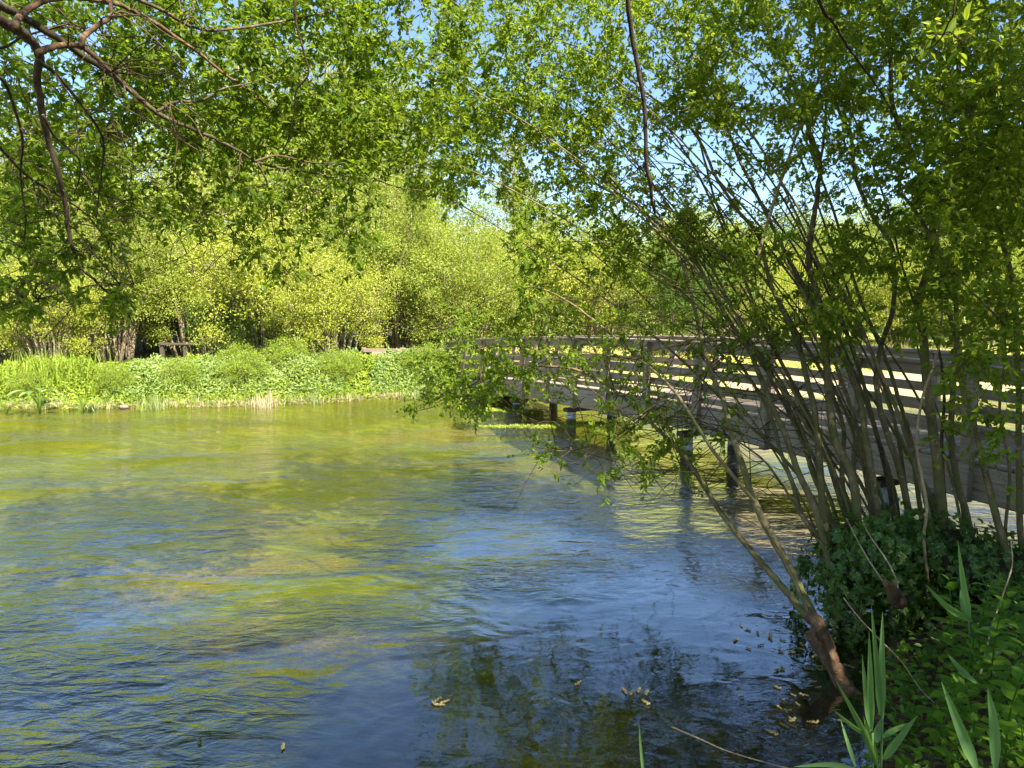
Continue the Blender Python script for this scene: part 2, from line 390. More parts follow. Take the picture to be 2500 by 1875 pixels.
# ------------------------------------------------------------------ footbridge
BO = np.array([2.46, 10.2]); BD = np.array([.451, -.8925]); BN = np.array([.8925, .451]); BW = 1.30
def dz(t): return -.0042 * (t - 1) ** 2 if t < 1 else -.0045 * (t - 1) ** 2
BANG = math.atan2(BD[1], BD[0])
def box_mesh(name, sx, sy, sz, material, bev=.006):
    import bmesh
    bm = bmesh.new(); bmesh.ops.create_cube(bm, size=1)
    for v in bm.verts: v.co = Vector((v.co.x * sx, v.co.y * sy, v.co.z * sz))
    bmesh.ops.bevel(bm, geom=list(bm.edges), offset=bev, segments=1, affect='EDGES')
    me = bpy.data.meshes.new(name); bm.to_mesh(me); bm.free(); me.materials.append(material); return me
bridge = thing('footbridge', 'weathered grey timber footbridge with plank rails crossing the river behind the willows', 'footbridge', (BO[0], BO[1], 0), BANG)
# local frame: x along the bridge towards the viewer, y = -BN side
def bpart(name, t0, t1, off, z0, z1, th, material, parent=bridge, jit=0.0, curve=True):
    za0, za1 = (dz(t0), dz(t1)) if curve else (0, 0)
    L = math.hypot(t1 - t0, za1 - za0)
    me = box_mesh(name, L - .004, th, z1 - z0, material)
    o = link(name, me, parent)
    o.location = ((t0 + t1) / 2, off, (z0 + z1) / 2 + (za0 + za1) / 2 + jit)
    o.rotation_euler = (0, -math.atan2(za1 - za0, t1 - t0), 0)
    return o
TP = [-9.1, -8.0, -6.9, -5.85, -4.87, -3.87, -2.88, -1.85, -.76, .385, 1.62, 2.86, 4.09, 5.3, 6.5]
brng = random.Random(3)
for side, off in ((0, 0.0), (1, BW)):
    sg = 1 if side == 0 else -1     # outward = -y for near... local y axis points to the far side
    yo = off
    for t in TP:
        me = box_mesh('post', .095, .095, 1.26, M['wood'] if t > -3 else M['wood_brown'])
        o = link('post', me, bridge); o.location = (t, yo - sg * .055, .41 + .63 + dz(t)); o.rotation_euler = (R(brng.uniform(-.8, .8)), R(brng.uniform(-.8, .8)), 0)
        for zb in ((.50, .64) if side == 0 else ()):
            T = Tubes(); T.add([(0, 0, 0), (0, -.006, 0), (0, -.014, 0)], [.020, .020, .001], 10)
            b_ = T.build('bolt', M['bolt'], o); b_.location = (-.10, .045 if False else -.02, zb - 1.04)
    for a, b in zip(TP[:-1], TP[1:]):
        j = brng.uniform(-.004, .004)
        bpart('fascia_board', a, b, yo, .435, .765, .05, M['wood'] if a > -4 else M['wood_brown'], jit=j)
        for (z0, z1) in ((.835, .915), (1.01, 1.115), (1.205, 1.315)):
            bpart('rail', a, b, yo + sg * .012, z0, z1, .035, M['wood'] if brng.random() < .8 else M['wood_brown'], jit=brng.uniform(-.006, .006))
        bpart('handrail', a, b, yo + sg * .0, 1.545, 1.655, .045, M['wood'], jit=j)
        bpart('handrail_cap', a, b, yo - sg * .025, 1.659, 1.699, .15, M['wood'], jit=j)
    # support beam under the fascia
    for a, b in ((-9.1, -5.5), (-5.5, -3.2), (-3.2, 0), (0, 3.15), (3.15, 6.5)):
        bpart('beam', a, b, yo + sg * .16, .40, .52, .10, M['wood_dark'])
t = -9.3
while t < 6.7:
    o = bpart('deck_board', t, t + .135, BW / 2, .768, .80, BW + .02, M['wood'] if brng.random() < .7 else M['wood_brown'])
    t += .145
for t in (-5.55, -3.15 - .15, -.05, 3.1):
    for off in (.16, BW - .22):
        T = Tubes()
        zt = .31 + dz(t)
        T.add([(0, 0, -.9), (0, 0, -.05), (0, 0, .05), (0, 0, zt)], [.092, .092, .090, .088], 20)
        pl = T.build('pile', M['pile'], bridge); pl.location = (t, off, 0)
        T = Tubes(); T.add([(0, 0, zt - .02), (0, 0, zt + .02)], [.098, .098], 20)
        c_ = T.build('band', M['wood_dark'], pl)
    bpart('cross_beam', t - .09, t + .09, BW / 2, .29, .36, BW - .06, M['wood_dark'])

# fence posts and rails on the far bank
def box_at(name, p0, p1, h, th, material, parent):
    """beam from p0 to p1 (centre line), height h, thickness th"""
    p0, p1 = Vector(p0), Vector(p1); L = (p1 - p0).length
    o = link(name, box_mesh(name, L, th, h, material), parent)
    o.location = (p0 + p1) / 2; d = (p1 - p0)
    o.rotation_euler = (0, -math.atan2(d.z, math.hypot(d.x, d.y)), math.atan2(d.y, d.x)); return o
def fence(label, pts, zt, h, rails, material, group=None):
    f = thing('wooden_fence', label, 'fence', (pts[0][0], pts[0][1], 0), 0, group)
    o0 = Vector((pts[0][0], pts[0][1], 0))
    for p in pts:
        o = link('post', box_mesh('post', .10, .10, h, material), f); o.location = Vector((p[0], p[1], zt - h / 2)) - o0
    for a, b in zip(pts[:-1], pts[1:]):
        for z, hh in rails:
            box_at('rail', (a[0] - o0.x, a[1] - o0.y - .075, z), (b[0] - o0.x, b[1] - o0.y - .075, z), hh, .04, material, f)
    return f
pa, pb, pc = P(395, 837, 18.9), P(452, 837, 19.0), P(512, 837, 19.2)
fence('low dark wooden fence with open rails left of the dark bush', [pa, pb, pc], pa[2] + .02, 1.0, [(pa[2] - .03, .06), (pa[2] - .55, .06)], M['wood_dark'])
q0, q1, q2 = P(888, 852, 18.9), P(982, 856, 18.8), P(1078, 866, 18.7)
fb = fence('pale timber rail with a rusty brown panel hung below it, behind the bank plants', [q0, q1, q2], q0[2] + .04, 1.0, [(q0[2] - .03, .10)], M['wood_brown'])
pn = link('panel', box_mesh('panel', .45, .03, .28, M['rust']), fb); qq = P(929, 872, 18.72); pn.location = Vector(qq) - Vector((q0[0], q0[1], 0))
rw = fence('short weathered fence rail glimpsed through the lime green willow branches', [P(740, 850, 20.8), P(800, 850, 20.8)], P(740, 850, 20.8)[2], .95, [(P(740, 850, 20.8)[2] - .05, .1)], M['wood_dark'])

# ------------------------------------------------------------------ far trees
def far_tree_proto(name, h, r, nstem, nclump, nleaf, ls, mleaf, mbark, base=.12, seed=0, wide=1.0, droop=0.0, trunk_r=.05, sparse=1.0, single=False, csz=(.24, .52)):
    global rng
    rng = np.random.default_rng(seed)
    root = thing(name, '', 'tree')
    T = Tubes(); tips = []
    if single:
        pts = smooth_path([(0, 0, -.2), (.05 * r, 0, h * .3), (-.04 * r, .03 * r, h * .65), (.02 * r, 0, h * .96)], 14)
        T.add(pts, np.linspace(trunk_r * 2.6, trunk_r * .3, 14), 8); T.build('trunk', mbark, root)
        T = Tubes()
        for i in range(nstem):
            z0 = h * rng.uniform(.22, .9); a = rng.uniform(0, 6.28); L = r * rng.uniform(.5, 1) * (1.15 - .6 * z0 / h)
            e = np.array([math.cos(a) * L, math.sin(a) * L, z0 + L * rng.uniform(.2, .9)])
            pts = smooth_path([(0, 0, z0), (e[0] * .4, e[1] * .4, z0 + (e[2] - z0) * .25), e], 7)
            T.add(pts, np.linspace(trunk_r * .8, .008, 7), 5); tips.append(pts)
    else:
        for i in range(nstem):
            a = rng.uniform(0, 6.28); k = rng.uniform(.15, 1) ** .7
            e = np.array([math.cos(a) * r * k * .85, math.sin(a) * r * k * .85, h * rng.uniform(.55, .95) * (1.0 - .28 * k)])
            b0 = np.array([math.cos(a) * .22 * r * k, math.sin(a) * .22 * r * k, -.15])
            pts = smooth_path([b0, b0 * .5 + e * .35 + np.array([0, 0, h * .12]) + rng.normal(size=3) * .12, b0 * .1 + e * .75 + np.array([0, 0, h * .08]) + rng.normal(size=3) * .15, e], 10)
            T.add(pts, np.linspace(trunk_r * rng.uniform(.5, 1.2), .010, 10), 5); tips.append(pts)
    T.build('trunk' if not single else 'branch', mbark, root)
    # leaf clumps: around limb points plus through the lumpy crown volume
    c = []
    for i in range(nclump):
        pts = tips[rng.integers(len(tips))]; b = pts[rng.integers(len(pts) // 2, len(pts))]
        dd = rand_dirs(1, .2)[0]
        q = b + dd * r * rng.uniform(.05, .42)
        if rng.random() < .45:
            a = rng.uniform(0, 6.28); zz = rng.uniform(base, 1) ** .9
            rad = r * wide * math.sqrt(max(0, 1 - ((zz - .42) / .62) ** 2)) * (.78 + .22 * math.sin(3 * a + seed) * math.cos(5 * zz + seed)) * rng.uniform(.72, 1.05)
            q = np.array([math.cos(a) * rad, math.sin(a) * rad, zz * h])
        c.append(q)
    c = np.array(c); c = c[c[:, 2] > base * h]
    L = Leaves()
    Tw = Tubes()
    for q in c:
        n = int(nleaf * rng.uniform(.5, 1.3)); s = rng.uniform(*csz)
        off = rng.normal(size=(n, 3)) * np.array([.55, .55, .36]) * s
        off[:, 2] -= droop * np.abs(rng.normal(size=n)) * s
        nn = unit(off + np.array([0, 0, .35]) + rng.normal(size=(n, 3)) * .55)
        d = unit(np.cross(nn, rng.normal(size=(n, 3))))
        L.add(q + off, d, nn, ls * rng.uniform(.7, 1.35, n), ls * .55, rng.random() ** 1.2)
        if rng.random() < .5:
            out = unit(q * np.array([1, 1, .4]) + 1e-3)
            Tw.add(np.array([q - out * s * 1.3 - np.array([0, 0, .3]), q - out * .2 * s, q + out * s * .5 + rng.normal(size=3) * .1]), [.012, .008, .004], 4)
    cr = L.build('crown', mleaf, root, hi=False)
    Tw.build('twigs', mbark, cr)
    return root
protos = {}
protos['willow_a'] = far_tree_proto('willow_shrub', 4.6, 2.5, 26, 379, 128, .070, M['leaf_far'], M['bark_far'], seed=11)
protos['willow_b'] = far_tree_proto('willow_shrub', 4.2, 2.3, 30, 345, 128, .070, M['leaf_far_lime'], M['bark_far'], base=.16, seed=12)
protos['willow_c'] = far_tree_proto('willow_shrub', 5.6, 2.6, 24, 379, 121, .070, M['leaf_far'], M['bark_far'], base=.22, seed=13, trunk_r=.07)
protos['dark'] = far_tree_proto('hawthorn_bush', 4.2, 2.3, 18, 345, 128, .070, M['leaf_far_dark'], M['bark_far'], base=.05, seed=14)
protos['tall'] = far_tree_proto('tall_tree', 12.0, 3.2, 34, 330, 70, .11, M['leaf_far'], M['bark_far'], base=.25, seed=15, trunk_r=.13, single=True, csz=(.45, .85))
protos['poplar'] = far_tree_proto('poplar_tree', 12.5, 2.3, 44, 230, 46, .085, M['leaf_poplar'], M['bark_far'], base=.25, seed=16, trunk_r=.13, single=True, csz=(.4, .8))
protos['low'] = far_tree_proto('leafy_bush', 2.0, 1.3, 14, 170, 80, .07, M['herb'], M['bark_far'], base=.0, seed=17, csz=(.2, .42), trunk_r=.02)
used_p = set()
def place(kind, px, Y, sc, label, sz=1.0, rz=None, group='willows and trees along the far bank', name=None, cat='tree', sink=0.0):
    x = (px - 1250) / F * Y * 1.0
    p = protos[kind]
    o = p if kind not in used_p else copy_tree(p)
    used_p.add(kind)
    o.location = (x, Y, float(ground_z(np.array(x), np.array(Y))) - .05 - sink)
    o.rotation_euler = (0, 0, rz if rz is not None else (px * .37 + Y) % 6.28)
    o.scale = (sc, sc, sc * sz)
    o['label'] = label; o['category'] = cat; o['group'] = group
    if name: o.name = name
    return o
# front rank, left to right
place('willow_a', -120, 20.5, 1.00, 'green willow shrub cut by the left edge above the tall sword leaved grass')
place('willow_b', 120, 20.0, .72, 'small bright lime shrub behind the tall grass at the far left')
place('willow_c', 280, 22.8, .95, 'willow with many thin brown stems showing left of the dark open fence')
place('willow_a', 470, 24.5, .95, 'soft green willow whose crown rises right behind the dark open fence')
place('willow_b', 640, 20.2, 1.02, 'spreading lime willow with dark leaning stems beside the end of the dark fence')
place('willow_b', 810, 19.3, .78, 'light lime willow bending down to the water near the pale timber rail', rz=2.2)
place('willow_c', 960, 23.0, 1.02, 'willow with bundles of pale upright stems behind the rusty panel', rz=4.0)
place('willow_a', 1130, 22.5, .95, 'green willow behind the far end of the footbridge')
place('willow_b', 1300, 25.0, 1.05, 'bright yellow green willow above the handrail in mid photo')
place('willow_b', 1480, 24.5, .95, 'yellow green willow mound right of centre behind the footbridge handrail', rz=1.1)
place('dark', 1640, 23.5, .95, 'dark green bush behind the footbridge where the first leaning stems cross it', cat='bush')
place('willow_c', 1770, 26.0, .80, 'willow with reddish bare stems right of the dark bush behind the footbridge')
place('dark', 565, 20.0, .52, 'low dark bush at the right end of the dark open fence', cat='bush', rz=.3)
# second rank
place('willow_c', -60, 28, 1.6, 'tall pale green tree behind the left edge willow')
place('willow_a', 200, 28.5, 1.75, 'broad yellow green tree behind the small lime shrub at left')
place('willow_c', 420, 30, 1.6, 'yellow green tree topping the willows above the dark open fence')
place('willow_a', 640, 28, 1.9, 'tall yellow green tree behind the spreading lime willow')
place('willow_c', 860, 28, 1.65, 'tall green tree between the tall brown trunk and the pale timber rail')
place('willow_a', 1080, 28.5, 1.32, 'high rounded green tree above the far end of the footbridge')
place('willow_c', 1260, 32, 1.2, 'hazy green tree behind the bright willow in mid photo')
place('willow_a', 1450, 34, 1.3, 'yellow green hedge tree right of centre on the skyline')
place('dark', 1900, 33, 1.35, 'dark bush at the left end of the meadow', cat='bush')
place('willow_b', 1680, 38, 1.5, 'lime green tree on the skyline behind the dark bush')
place('willow_b', 1950, 42, 1.55, 'lime green tree behind the meadow left of the blue green tree')
place('willow_a', 2140, 44, 1.6, 'yellow green tree at the back of the meadow beneath open sky')
place('dark', 2290, 36, 1.75, 'blue green tree at the right end of the meadow')
place('willow_c', 2440, 34, 1.6, 'green tree behind the meadow near the right edge')
place('willow_a', 2600, 30, 1.6, 'green tree cut by the right edge of the photo')
place('dark', 40, 25.0, .95, 'dark green thicket low behind the tall grass at the far left', cat='bush')
place('dark', 380, 26.5, .8, 'dark green thicket seen through the open rails of the dark fence', cat='bush')
place('dark', 760, 25.0, .95, 'dark thicket between the spreading lime willow and the rusty panel', cat='bush', rz=2.0)
place('dark', 1010, 26.0, .9, 'dark thicket behind the pale upright willow stems', cat='bush', rz=4.1)
place('dark', 1230, 28.0, .8, 'dark thicket low behind the footbridge in mid photo', cat='bush', rz=5.0)
place('willow_b', 1830, 28.5, 1.0, 'lime willow mound behind the footbridge between the first and middle leaning stems')
place('willow_a', 2020, 30.0, 1.05, 'yellow green willow behind the meadow edge in the middle of the leaning stems', rz=2.0)
place('willow_b', 2200, 29.0, .95, 'bright willow mound beyond the bridge behind the thicker dark stems', rz=3.0)
place('willow_a', 2380, 27.5, 1.0, 'green willow beyond the bridge near the right edge', rz=4.4)
# tall ones over the skyline
place('poplar', 110, 33, .86, 'tall thinly leafed yellowish tree above the willows at far left', group='tall trees behind the willows')
place('tall', 815, 31, 1.08, 'tall tree with a bare brown trunk rising left of centre', group='tall trees behind the willows')
place('tall', 610, 36, 1.15, 'tall tree with a loose crown left of the bare brown trunk', group='tall trees behind the willows', rz=2.0)
place('poplar', 985, 38, 1.0, 'thin yellowish poplar right of the tall brown trunk', group='tall trees behind the willows')
place('poplar', 1260, 46, .95, 'pale greyish poplar standing far off above the middle of the treeline', group='tall trees behind the willows', rz=1.3)

# tall trees standing round the viewpoint: they throw the shade over the near water and bank
for x_, y_, s_ in ((-.4, -1.6, .98), (3.6, -4.4, 1.0), (7.0, 1.0, .95), (9.6, 2.9, .92), (-5.5, -2.5, .95), (8.2, -4.0, 1.0)):
    o = copy_tree(protos['tall']); o.location = (x_, y_, .4); o.scale = (s_, s_, s_); o.rotation_euler = (0, 0, x_ * 2 + y_)
    o['label'] = 'tall tree behind the viewpoint shading ' + {-.4: 'the middle of the near water', 3.6: 'the bottom of the near water', 7.0: 'the willow stems', 9.6: 'the near end of the footbridge', -5.5: 'the left of the near water', 8.2: 'the nettle bed'}[x_]; o['category'] = 'tree'; o['group'] = 'trees behind the viewpoint'

o = copy_tree(protos['dark']); o.location = (7.3, 1.1, .4); o.scale = (1.7, 1.7, 1.85)  # out-of-view bush added to block sun and deepen shade on the right willows
o['label'] = 'unseen dense bush added outside the right edge to shade the willow stems'; o['category'] = 'bush'; o['group'] = 'trees behind the viewpoint'

place('tall', 960, 40, 1.15, 'tall loose tree rising right of the bare brown trunk', group='tall trees behind the willows', rz=5.0)
# ------------------------------------------------------------------ connected twig growth towards target points
class Grow:
    def __init__(s, leaf_len, leaf_w, mleaf, mtwig, r0=.0028, hi=True):
        s.P = np.zeros((0, 3)); s.R = np.zeros(0); s.tw = Tubes(); s.lv = Leaves(); s.ll = leaf_len; s.lw = leaf_w
        s.ml = mleaf; s.mt = mtwig; s.r0 = r0
    def seed(s, pts, r, frm=.3):
        k = int(len(pts) * frm)
        s.P = np.vstack([s.P, pts[k:]]); s.R = np.concatenate([s.R, np.broadcast_to(r, (len(pts),))[k:]])
    def leaves_on(s, pts, n, up=.5, droop=.25):
        u = rng.random(n) ** .8; i = np.clip((u * (len(pts) - 1)).astype(int), 0, len(pts) - 2); f = (u * (len(pts) - 1) - i)[:, None]
        p = pts[i] * (1 - f) + pts[i + 1] * f; tdir = unit(pts[i + 1] - pts[i])
        side = unit(np.cross(tdir, rng.normal(size=(n, 3))))
        d = unit(tdir * .7 + side * .9 + np.array([0, 0, -droop]) * rng.random((n, 1)))
        nn = unit(rng.normal(size=(n, 3)) * .55 + np.array([0, 0, up]) + S_np * .25)
        s.lv.add(p, d, nn, s.ll * rng.uniform(.45, 1.35, n), s.lw * rng.uniform(.6, 1.2, n), rng.random())
    def fill(s, targets, shoots=4, per=6, droop=.12, maxlen=1.6, shoot_len=(.10, .26), tipbias=0.0):
        d0 = np.array([np.min(np.sum((s.P - t) ** 2, 1)) for t in targets])
        for t in targets[np.argsort(d0)]:
            dd = np.sqrt(np.sum((s.P - t) ** 2, 1)); j = np.argmin(dd + .6 * (s.P[:, 2] > t[2] + .6))
            L = dd[j]
            if L < .05 or L > maxlen: continue
            a = s.P[j]; n = 3 + int(L / .12)
            v = (t - a)
            perp = np.cross(v, rng.normal(size=3)); perp /= np.linalg.norm(perp) + 1e-9
            uu = np.linspace(0, 1, n)[:, None]
            pts = a + v * uu + perp * (np.sin(uu * math.pi) * L * rng.uniform(-.16, .16)) + np.array([0, 0, 1.0]) * (np.sin(uu * math.pi) * L * droop)
            pts[1:-1] += rng.normal(size=(n - 2, 3)) * .010
            r1 = min(s.R[j] * .6, s.r0 + .0035 * L)
            s.tw.add(pts, np.linspace(max(r1, s.r0), s.r0 * .45, n), 4)
            s.P = np.vstack([s.P, pts[1:]]); s.R = np.concatenate([s.R, np.linspace(r1, s.r0 * .8, n - 1)])
            tail = pts[n // 3:] if n > 5 else pts
            s.leaves_on(tail, int(per * 1.5))
            for q in range(shoots):
                b = pts[rng.integers(max(1, n // 3), n)]
                dr = unit(v / L * .7 + rng.normal(size=3) * .75 + np.array([0, 0, -.05])); sl = rng.uniform(*shoot_len)
                e = np.stack([b, b + dr * sl * .5 + np.array([0, 0, .01]), b + dr * sl + np.array([0, 0, -.02])])
                s.tw.add(e, [s.r0 * .55, s.r0 * .45, s.r0 * .25], 3)
                s.leaves_on(e, per)
    def finish(s, root):
        s.tw.build('twigs', s.mt, root); s.lv.build('foliage', s.ml, root)
S_np = np.array(S)
rng = np.random.default_rng(99)
def region(n, boxes):
    """boxes: (weight, x0,x1,y0,y1,Y0,Y1) in photo px and metres -> points in space"""
    wts = np.array([b[0] for b in boxes], float); wts /= wts.sum()
    out = []
    for i in rng.choice(len(boxes), n, p=wts):
        _, x0, x1, y0, y1, a, b = boxes[i]
        out.append(P(rng.uniform(x0, x1), rng.uniform(y0, y1), rng.uniform(a, b)))
    return np.array(out)
def stem(T, px, Y0, Y1, r0, r1, n=None, k=8, extra=None):
    m = len(px); Ys = np.linspace(0, 1, m) ** 1.0 * (Y1 - Y0) + Y0
    pts = [P(x, y, Yv) for (x, y), Yv in zip(px, Ys)]
    n = n or m * 5
    pp = smooth_path(pts, n)
    pp[1:-1] += rng.normal(size=(n - 2, 3)) * r0 * .07
    rr = np.linspace(r0, r1, n)
    T.add(pp, rr, k, .06)
    return pp, rr

# ---- overhanging tree on the left (its trunk stands outside the frame)
tl = thing('overhanging_tree', 'tree leaning in from the upper left with rough brown branches and dark green leaves', 'tree', (0, 0, 0))
GL = Grow(.054, .030, M['leaf_left'], M['twig'], .0026)
def c1(l): return [(x / 2.212, y / 2.212) for x, y in l]
LB = [
 ('branch', c1([(-420, -420), (-200, -100), (0, 30), (100, 80), (300, 200), (430, 290), (600, 400), (720, 500), (850, 610), (1000, 680), (1150, 745), (1280, 810), (1400, 880), (1560, 915), (1800, 960), (2000, 1060)]), 3.3, 5.6, .030, .006, M['bark_left']),
 ('branch', c1([(-420, -260), (-150, 30), (0, 110), (80, 150), (150, 200), (205, 270), (215, 330), (200, 400), (225, 600), (260, 760), (320, 950), (350, 1100), (375, 1280), (430, 1440), (500, 1500), (560, 1560), (660, 1640), (720, 1760)]), 3.2, 5.0, .038, .006, M['bark_left']),
 ('branch', c1([(208, 285), (260, 262), (330, 245), (430, 250), (520, 310), (600, 390)]), 3.55, 3.85, .022, .014, M['bark_red']),
 ('branch', c1([(435, 245), (460, 190), (540, 130), (600, 90), (600, 20), (640, -120)]), 3.7, 4.1, .020, .010, M['bark_red']),
 ('branch', c1([(80, 150), (100, 100), (150, 50), (250, 0), (400, -15), (520, 0), (620, 20), (700, 50), (850, 130), (960, 210), (1080, 290), (1200, 390), (1340, 490), (1480, 600), (1600, 680), (1720, 750), (1850, 840), (1980, 940), (2140, 1010), (2300, 1030)]), 3.4, 6.2, .022, .005, M['bark_red']),
 ('branch', c1([(1585, -260), (1590, 0), (1600, 130), (1640, 280), (1665, 400), (1600, 490), (1590, 600), (1560, 740), (1520, 830)]), 3.0, 3.3, .0075, .003, M['twig']),
 ('branch', c1([(205, 330), (300, 400), (420, 540), (540, 710), (560, 820), (540, 1000), (520, 1180)]), 3.5, 4.6, .014, .004, M['bark_left']),
 ('branch', c1([(230, 620), (300, 740), (420, 850), (430, 950), (400, 1050)]), 3.9, 4.4, .010, .004, M['bark_left']),
 ('branch', c1([(850, 600), (950, 550), (1080, 545), (1200, 480), (1340, 450), (1480, 400)]), 4.3, 5.0, .012, .004, M['bark_left']),
 ('branch', c1([(1380, 870), (1500, 840), (1700, 880), (1900, 875), (1980, 840), (1985, 760)]), 4.9, 5.4, .010, .003, M['twig']),
 ('branch', c1([(1390, 880), (1440, 980), (1460, 1100), (1475, 1230), (1520, 1380)]), 4.9, 5.3, .009, .003, M['twig']),
 ('branch', c1([(-200, 300), (0, 420), (70, 560), (120, 760), (110, 960), (140, 1200), (100, 1400)]), 3.6, 4.6, .013, .004, M['twig']),
 ('branch', c1([(-200, 600), (0, 800), (160, 960), (330, 1060), (480, 1170), (570, 1300), (640, 1420)]), 3.6, 5.2, .012, .004, M['twig']),
 ('branch', c1([(-150, 200), (0, 260), (120, 200), (260, 160), (380, 130), (460, 150)]), 3.6, 4.2, .010, .004, M['twig']),
 ('branch', c1([(375, 1280), (300, 1370), (160, 1430), (0, 1500)]), 4.5, 4.9, .008, .003, M['twig']),
 ('branch', c1([(560, 1560), (640, 1570), (760, 1500), (860, 1440), (960, 1400)]), 4.8, 5.4, .007, .003, M['twig']),
 ('branch', c1([(-300, -100), (300, -140), (800, 20), (1100, 160), (1500, 120), (1800, 60)]), 3.6, 5.4, .020, .006, M['bark_left']),
 ('branch', c1([(-300, -500), (300, -700), (900, -650), (1500, -500), (2100, -250), (2500, 50)]), 3.4, 6.2, .035, .008, M['bark_left']),
]
for nm, pl, a, b, r0, r1, m_ in LB:
    T = Tubes(); pp, rr = stem(T, pl, a, b, r0 * .78, r1 * .8); T.build(nm, m_, tl); GL.seed(pp, rr, .15)
# trunk outside the frame
tp = [P(-190, -190, 3.3), P(-190, -190, 3.3) + np.array([-.7, -.4, -.5]), np.array([-4.3, 1.9, 2.0]), np.array([-4.6, 1.6, .9]), np.array([-4.6, 1.5, .2])]
T = Tubes(); T.add(smooth_path(tp, 24), np.linspace(.05, .17, 24), 10, .08); T.build('trunk', M['bark_left'], tl)
T = Tubes(); T.add(smooth_path([np.array(tp[2]), P(-190, -120, 3.2), P(-68, 14, 3.3)], 12), np.linspace(.07, .038, 12), 8); T.build('branch', M['bark_left'], tl)
tg = region(1330, [
    (9, -60, 420, -30, 330, 4.7, 6.4), (16, 300, 900, -60, 300, 4.9, 6.8), (8, 420, 980, 240, 400, 5.0, 6.8), (6, 0, 420, 330, 540, 4.4, 6.2),
    (2.0, 0, 330, 540, 780, 4.2, 5.6), (2.2, 420, 900, 400, 600, 4.8, 6.4), (8, 820, 1150, -60, 420, 5.4, 7.2), (1.0, 560, 900, 560, 700, 5.0, 6.0),
    (6, 0, 1100, -420, -40, 3.8, 6.8)])
GL.fill(tg, 3, 8, .06, 1.8)
# bare hanging twigs in the lower left
for q in region(330, [(5, 0, 330, 330, 760, 4.0, 5.4), (2, 330, 800, 380, 700, 4.8, 6.0), (2, 0, 500, 0, 400, 3.6, 5.0)]):
    dd = np.sum((GL.P - q) ** 2, 1); a_ = GL.P[np.argmin(dd)]; L_ = math.sqrt(dd.min())
    if L_ > 1.2 or L_ < .08: continue
    mid = (a_ + q) / 2 + rng.normal(size=3) * L_ * .15 + np.array([0, 0, .12 * L_])
    pp = smooth_path([a_, mid, q, q + rng.normal(size=3) * .10 + np.array([0, 0, -.08])], 10); GL.tw.add(pp, np.linspace(.0050, .0018, 10), 4)
GL.finish(tl)

# ---- right hand willows
TRUNKS = {}
def c3(l): return [(1700 + x / 2.765, 700 + y / 2.765) for x, y in l]
def ct(l): return [(1600 + x / 2.212, y / 2.212) for x, y in l]
def willow(name, label, stems, targets, mtw=M['twig'], shoots=3, per=9, bare=()):
    t = thing(name, label, 'tree', (0, 0, 0), 0, 'leaning willows on the right bank')
    Gr = Grow(.047, .026, M['leaf_right'], mtw, .0024)
    for (px, a, b, r0, r1, m_) in stems:
        T = Tubes(); pp, rr = stem(T, px, a, b, r0 * .92, r1); T.build('stem', m_, t); Gr.seed(pp, rr, .28)
    Gr.fill(targets, shoots, per, .10, 1.9)
    for (x0, x1, y0, y1, k_) in bare:
        for q in region(k_, [(1, x0, x1, y0, y1, 4.9, 6.6)]):
            dd = np.sum((Gr.P - q) ** 2, 1); c_ = np.where((dd > .15) & (dd < 1.6) & (Gr.P[:, 2] < q[2] + .5))[0]
            if not len(c_): continue
            a_ = Gr.P[rng.choice(c_)]; L_ = np.linalg.norm(q - a_)
            pp = smooth_path([a_, (a_ + q) / 2 + rng.normal(size=3) * L_ * .10 + np.array([0, 0, .10 * L_]), q], 9); Gr.tw.add(pp, np.linspace(.0042, .0014, 9), 4)
    Gr.finish(t); return t
BS, BR = M['bark_stem'], M['bark_red']
wa = willow('willow_tree', 'willow with a red brown foot and broken stub leaning far over the water', [
    ([(2160, 1775), (2107, 1725), (2066, 1680), (2038, 1631), (2017, 1574), (1993, 1521), (1972, 1500)], 3.75, 4.15, .060, .040, BR),
    ([(1985, 1512), (1952, 1485), (1920, 1444), (1863, 1379), (1818, 1326), (1765, 1257), (1714, 1180), (1665, 1107), (1600, 1042), (1535, 981), (1470, 932), (1408, 903), (1347, 895), (1290, 893), (1230, 902), (1160, 935), (1080, 985), (1010, 1005)], 4.15, 7.4, .028, .004, BS),
    ([(1990, 1510), (1960, 1452), (1928, 1387), (1883, 1306), (1842, 1224), (1808, 1123), (1783, 1044), (1765, 975), (1740, 917), (1718, 845), (1700, 772), (1680, 690), (1659, 633), (1619, 542), (1592, 493), (1578, 398)], 4.15, 6.6, .032, .008, BS),
    ([(2040, 1640), (2010, 1600), (1985, 1560), (1978, 1545)], 3.92, 4.0, .035, .034, BR),
    ([(1842, 1224), (1746, 1107), (1693, 1025), (1653, 964), (1608, 916), (1559, 875), (1502, 826), (1449, 781), (1388, 737), (1331, 708), (1286, 702), (1209, 724), (1140, 765), (1080, 830)], 4.6, 6.6, .014, .004, BS),
    ([(1347, 895), (1328, 866), (1290, 850), (1240, 846), (1180, 850), (1110, 875)], 5.9, 6.6, .009, .003, BS),
    ([(1820, 1060), (1740, 1035), (1660, 1015), (1600, 1030), (1540, 1045), (1470, 1080), (1400, 1100)], 5.0, 5.9, .008, .003, M['twig']),
], region(300, [(5, 1050, 1500, 720, 980, 5.8, 7.6), (2.2, 1450, 1800, 780, 1100, 5.2, 6.4), (3, 1000, 1250, 850, 1010, 6.2, 7.6), (2.5, 1250, 1700, 480, 740, 5.6, 7.2), (1.2, 1300, 1700, 1060, 1180, 5.0, 6.2)]), shoots=3, per=9, bare=((1200, 1950, 700, 1250, 110),))

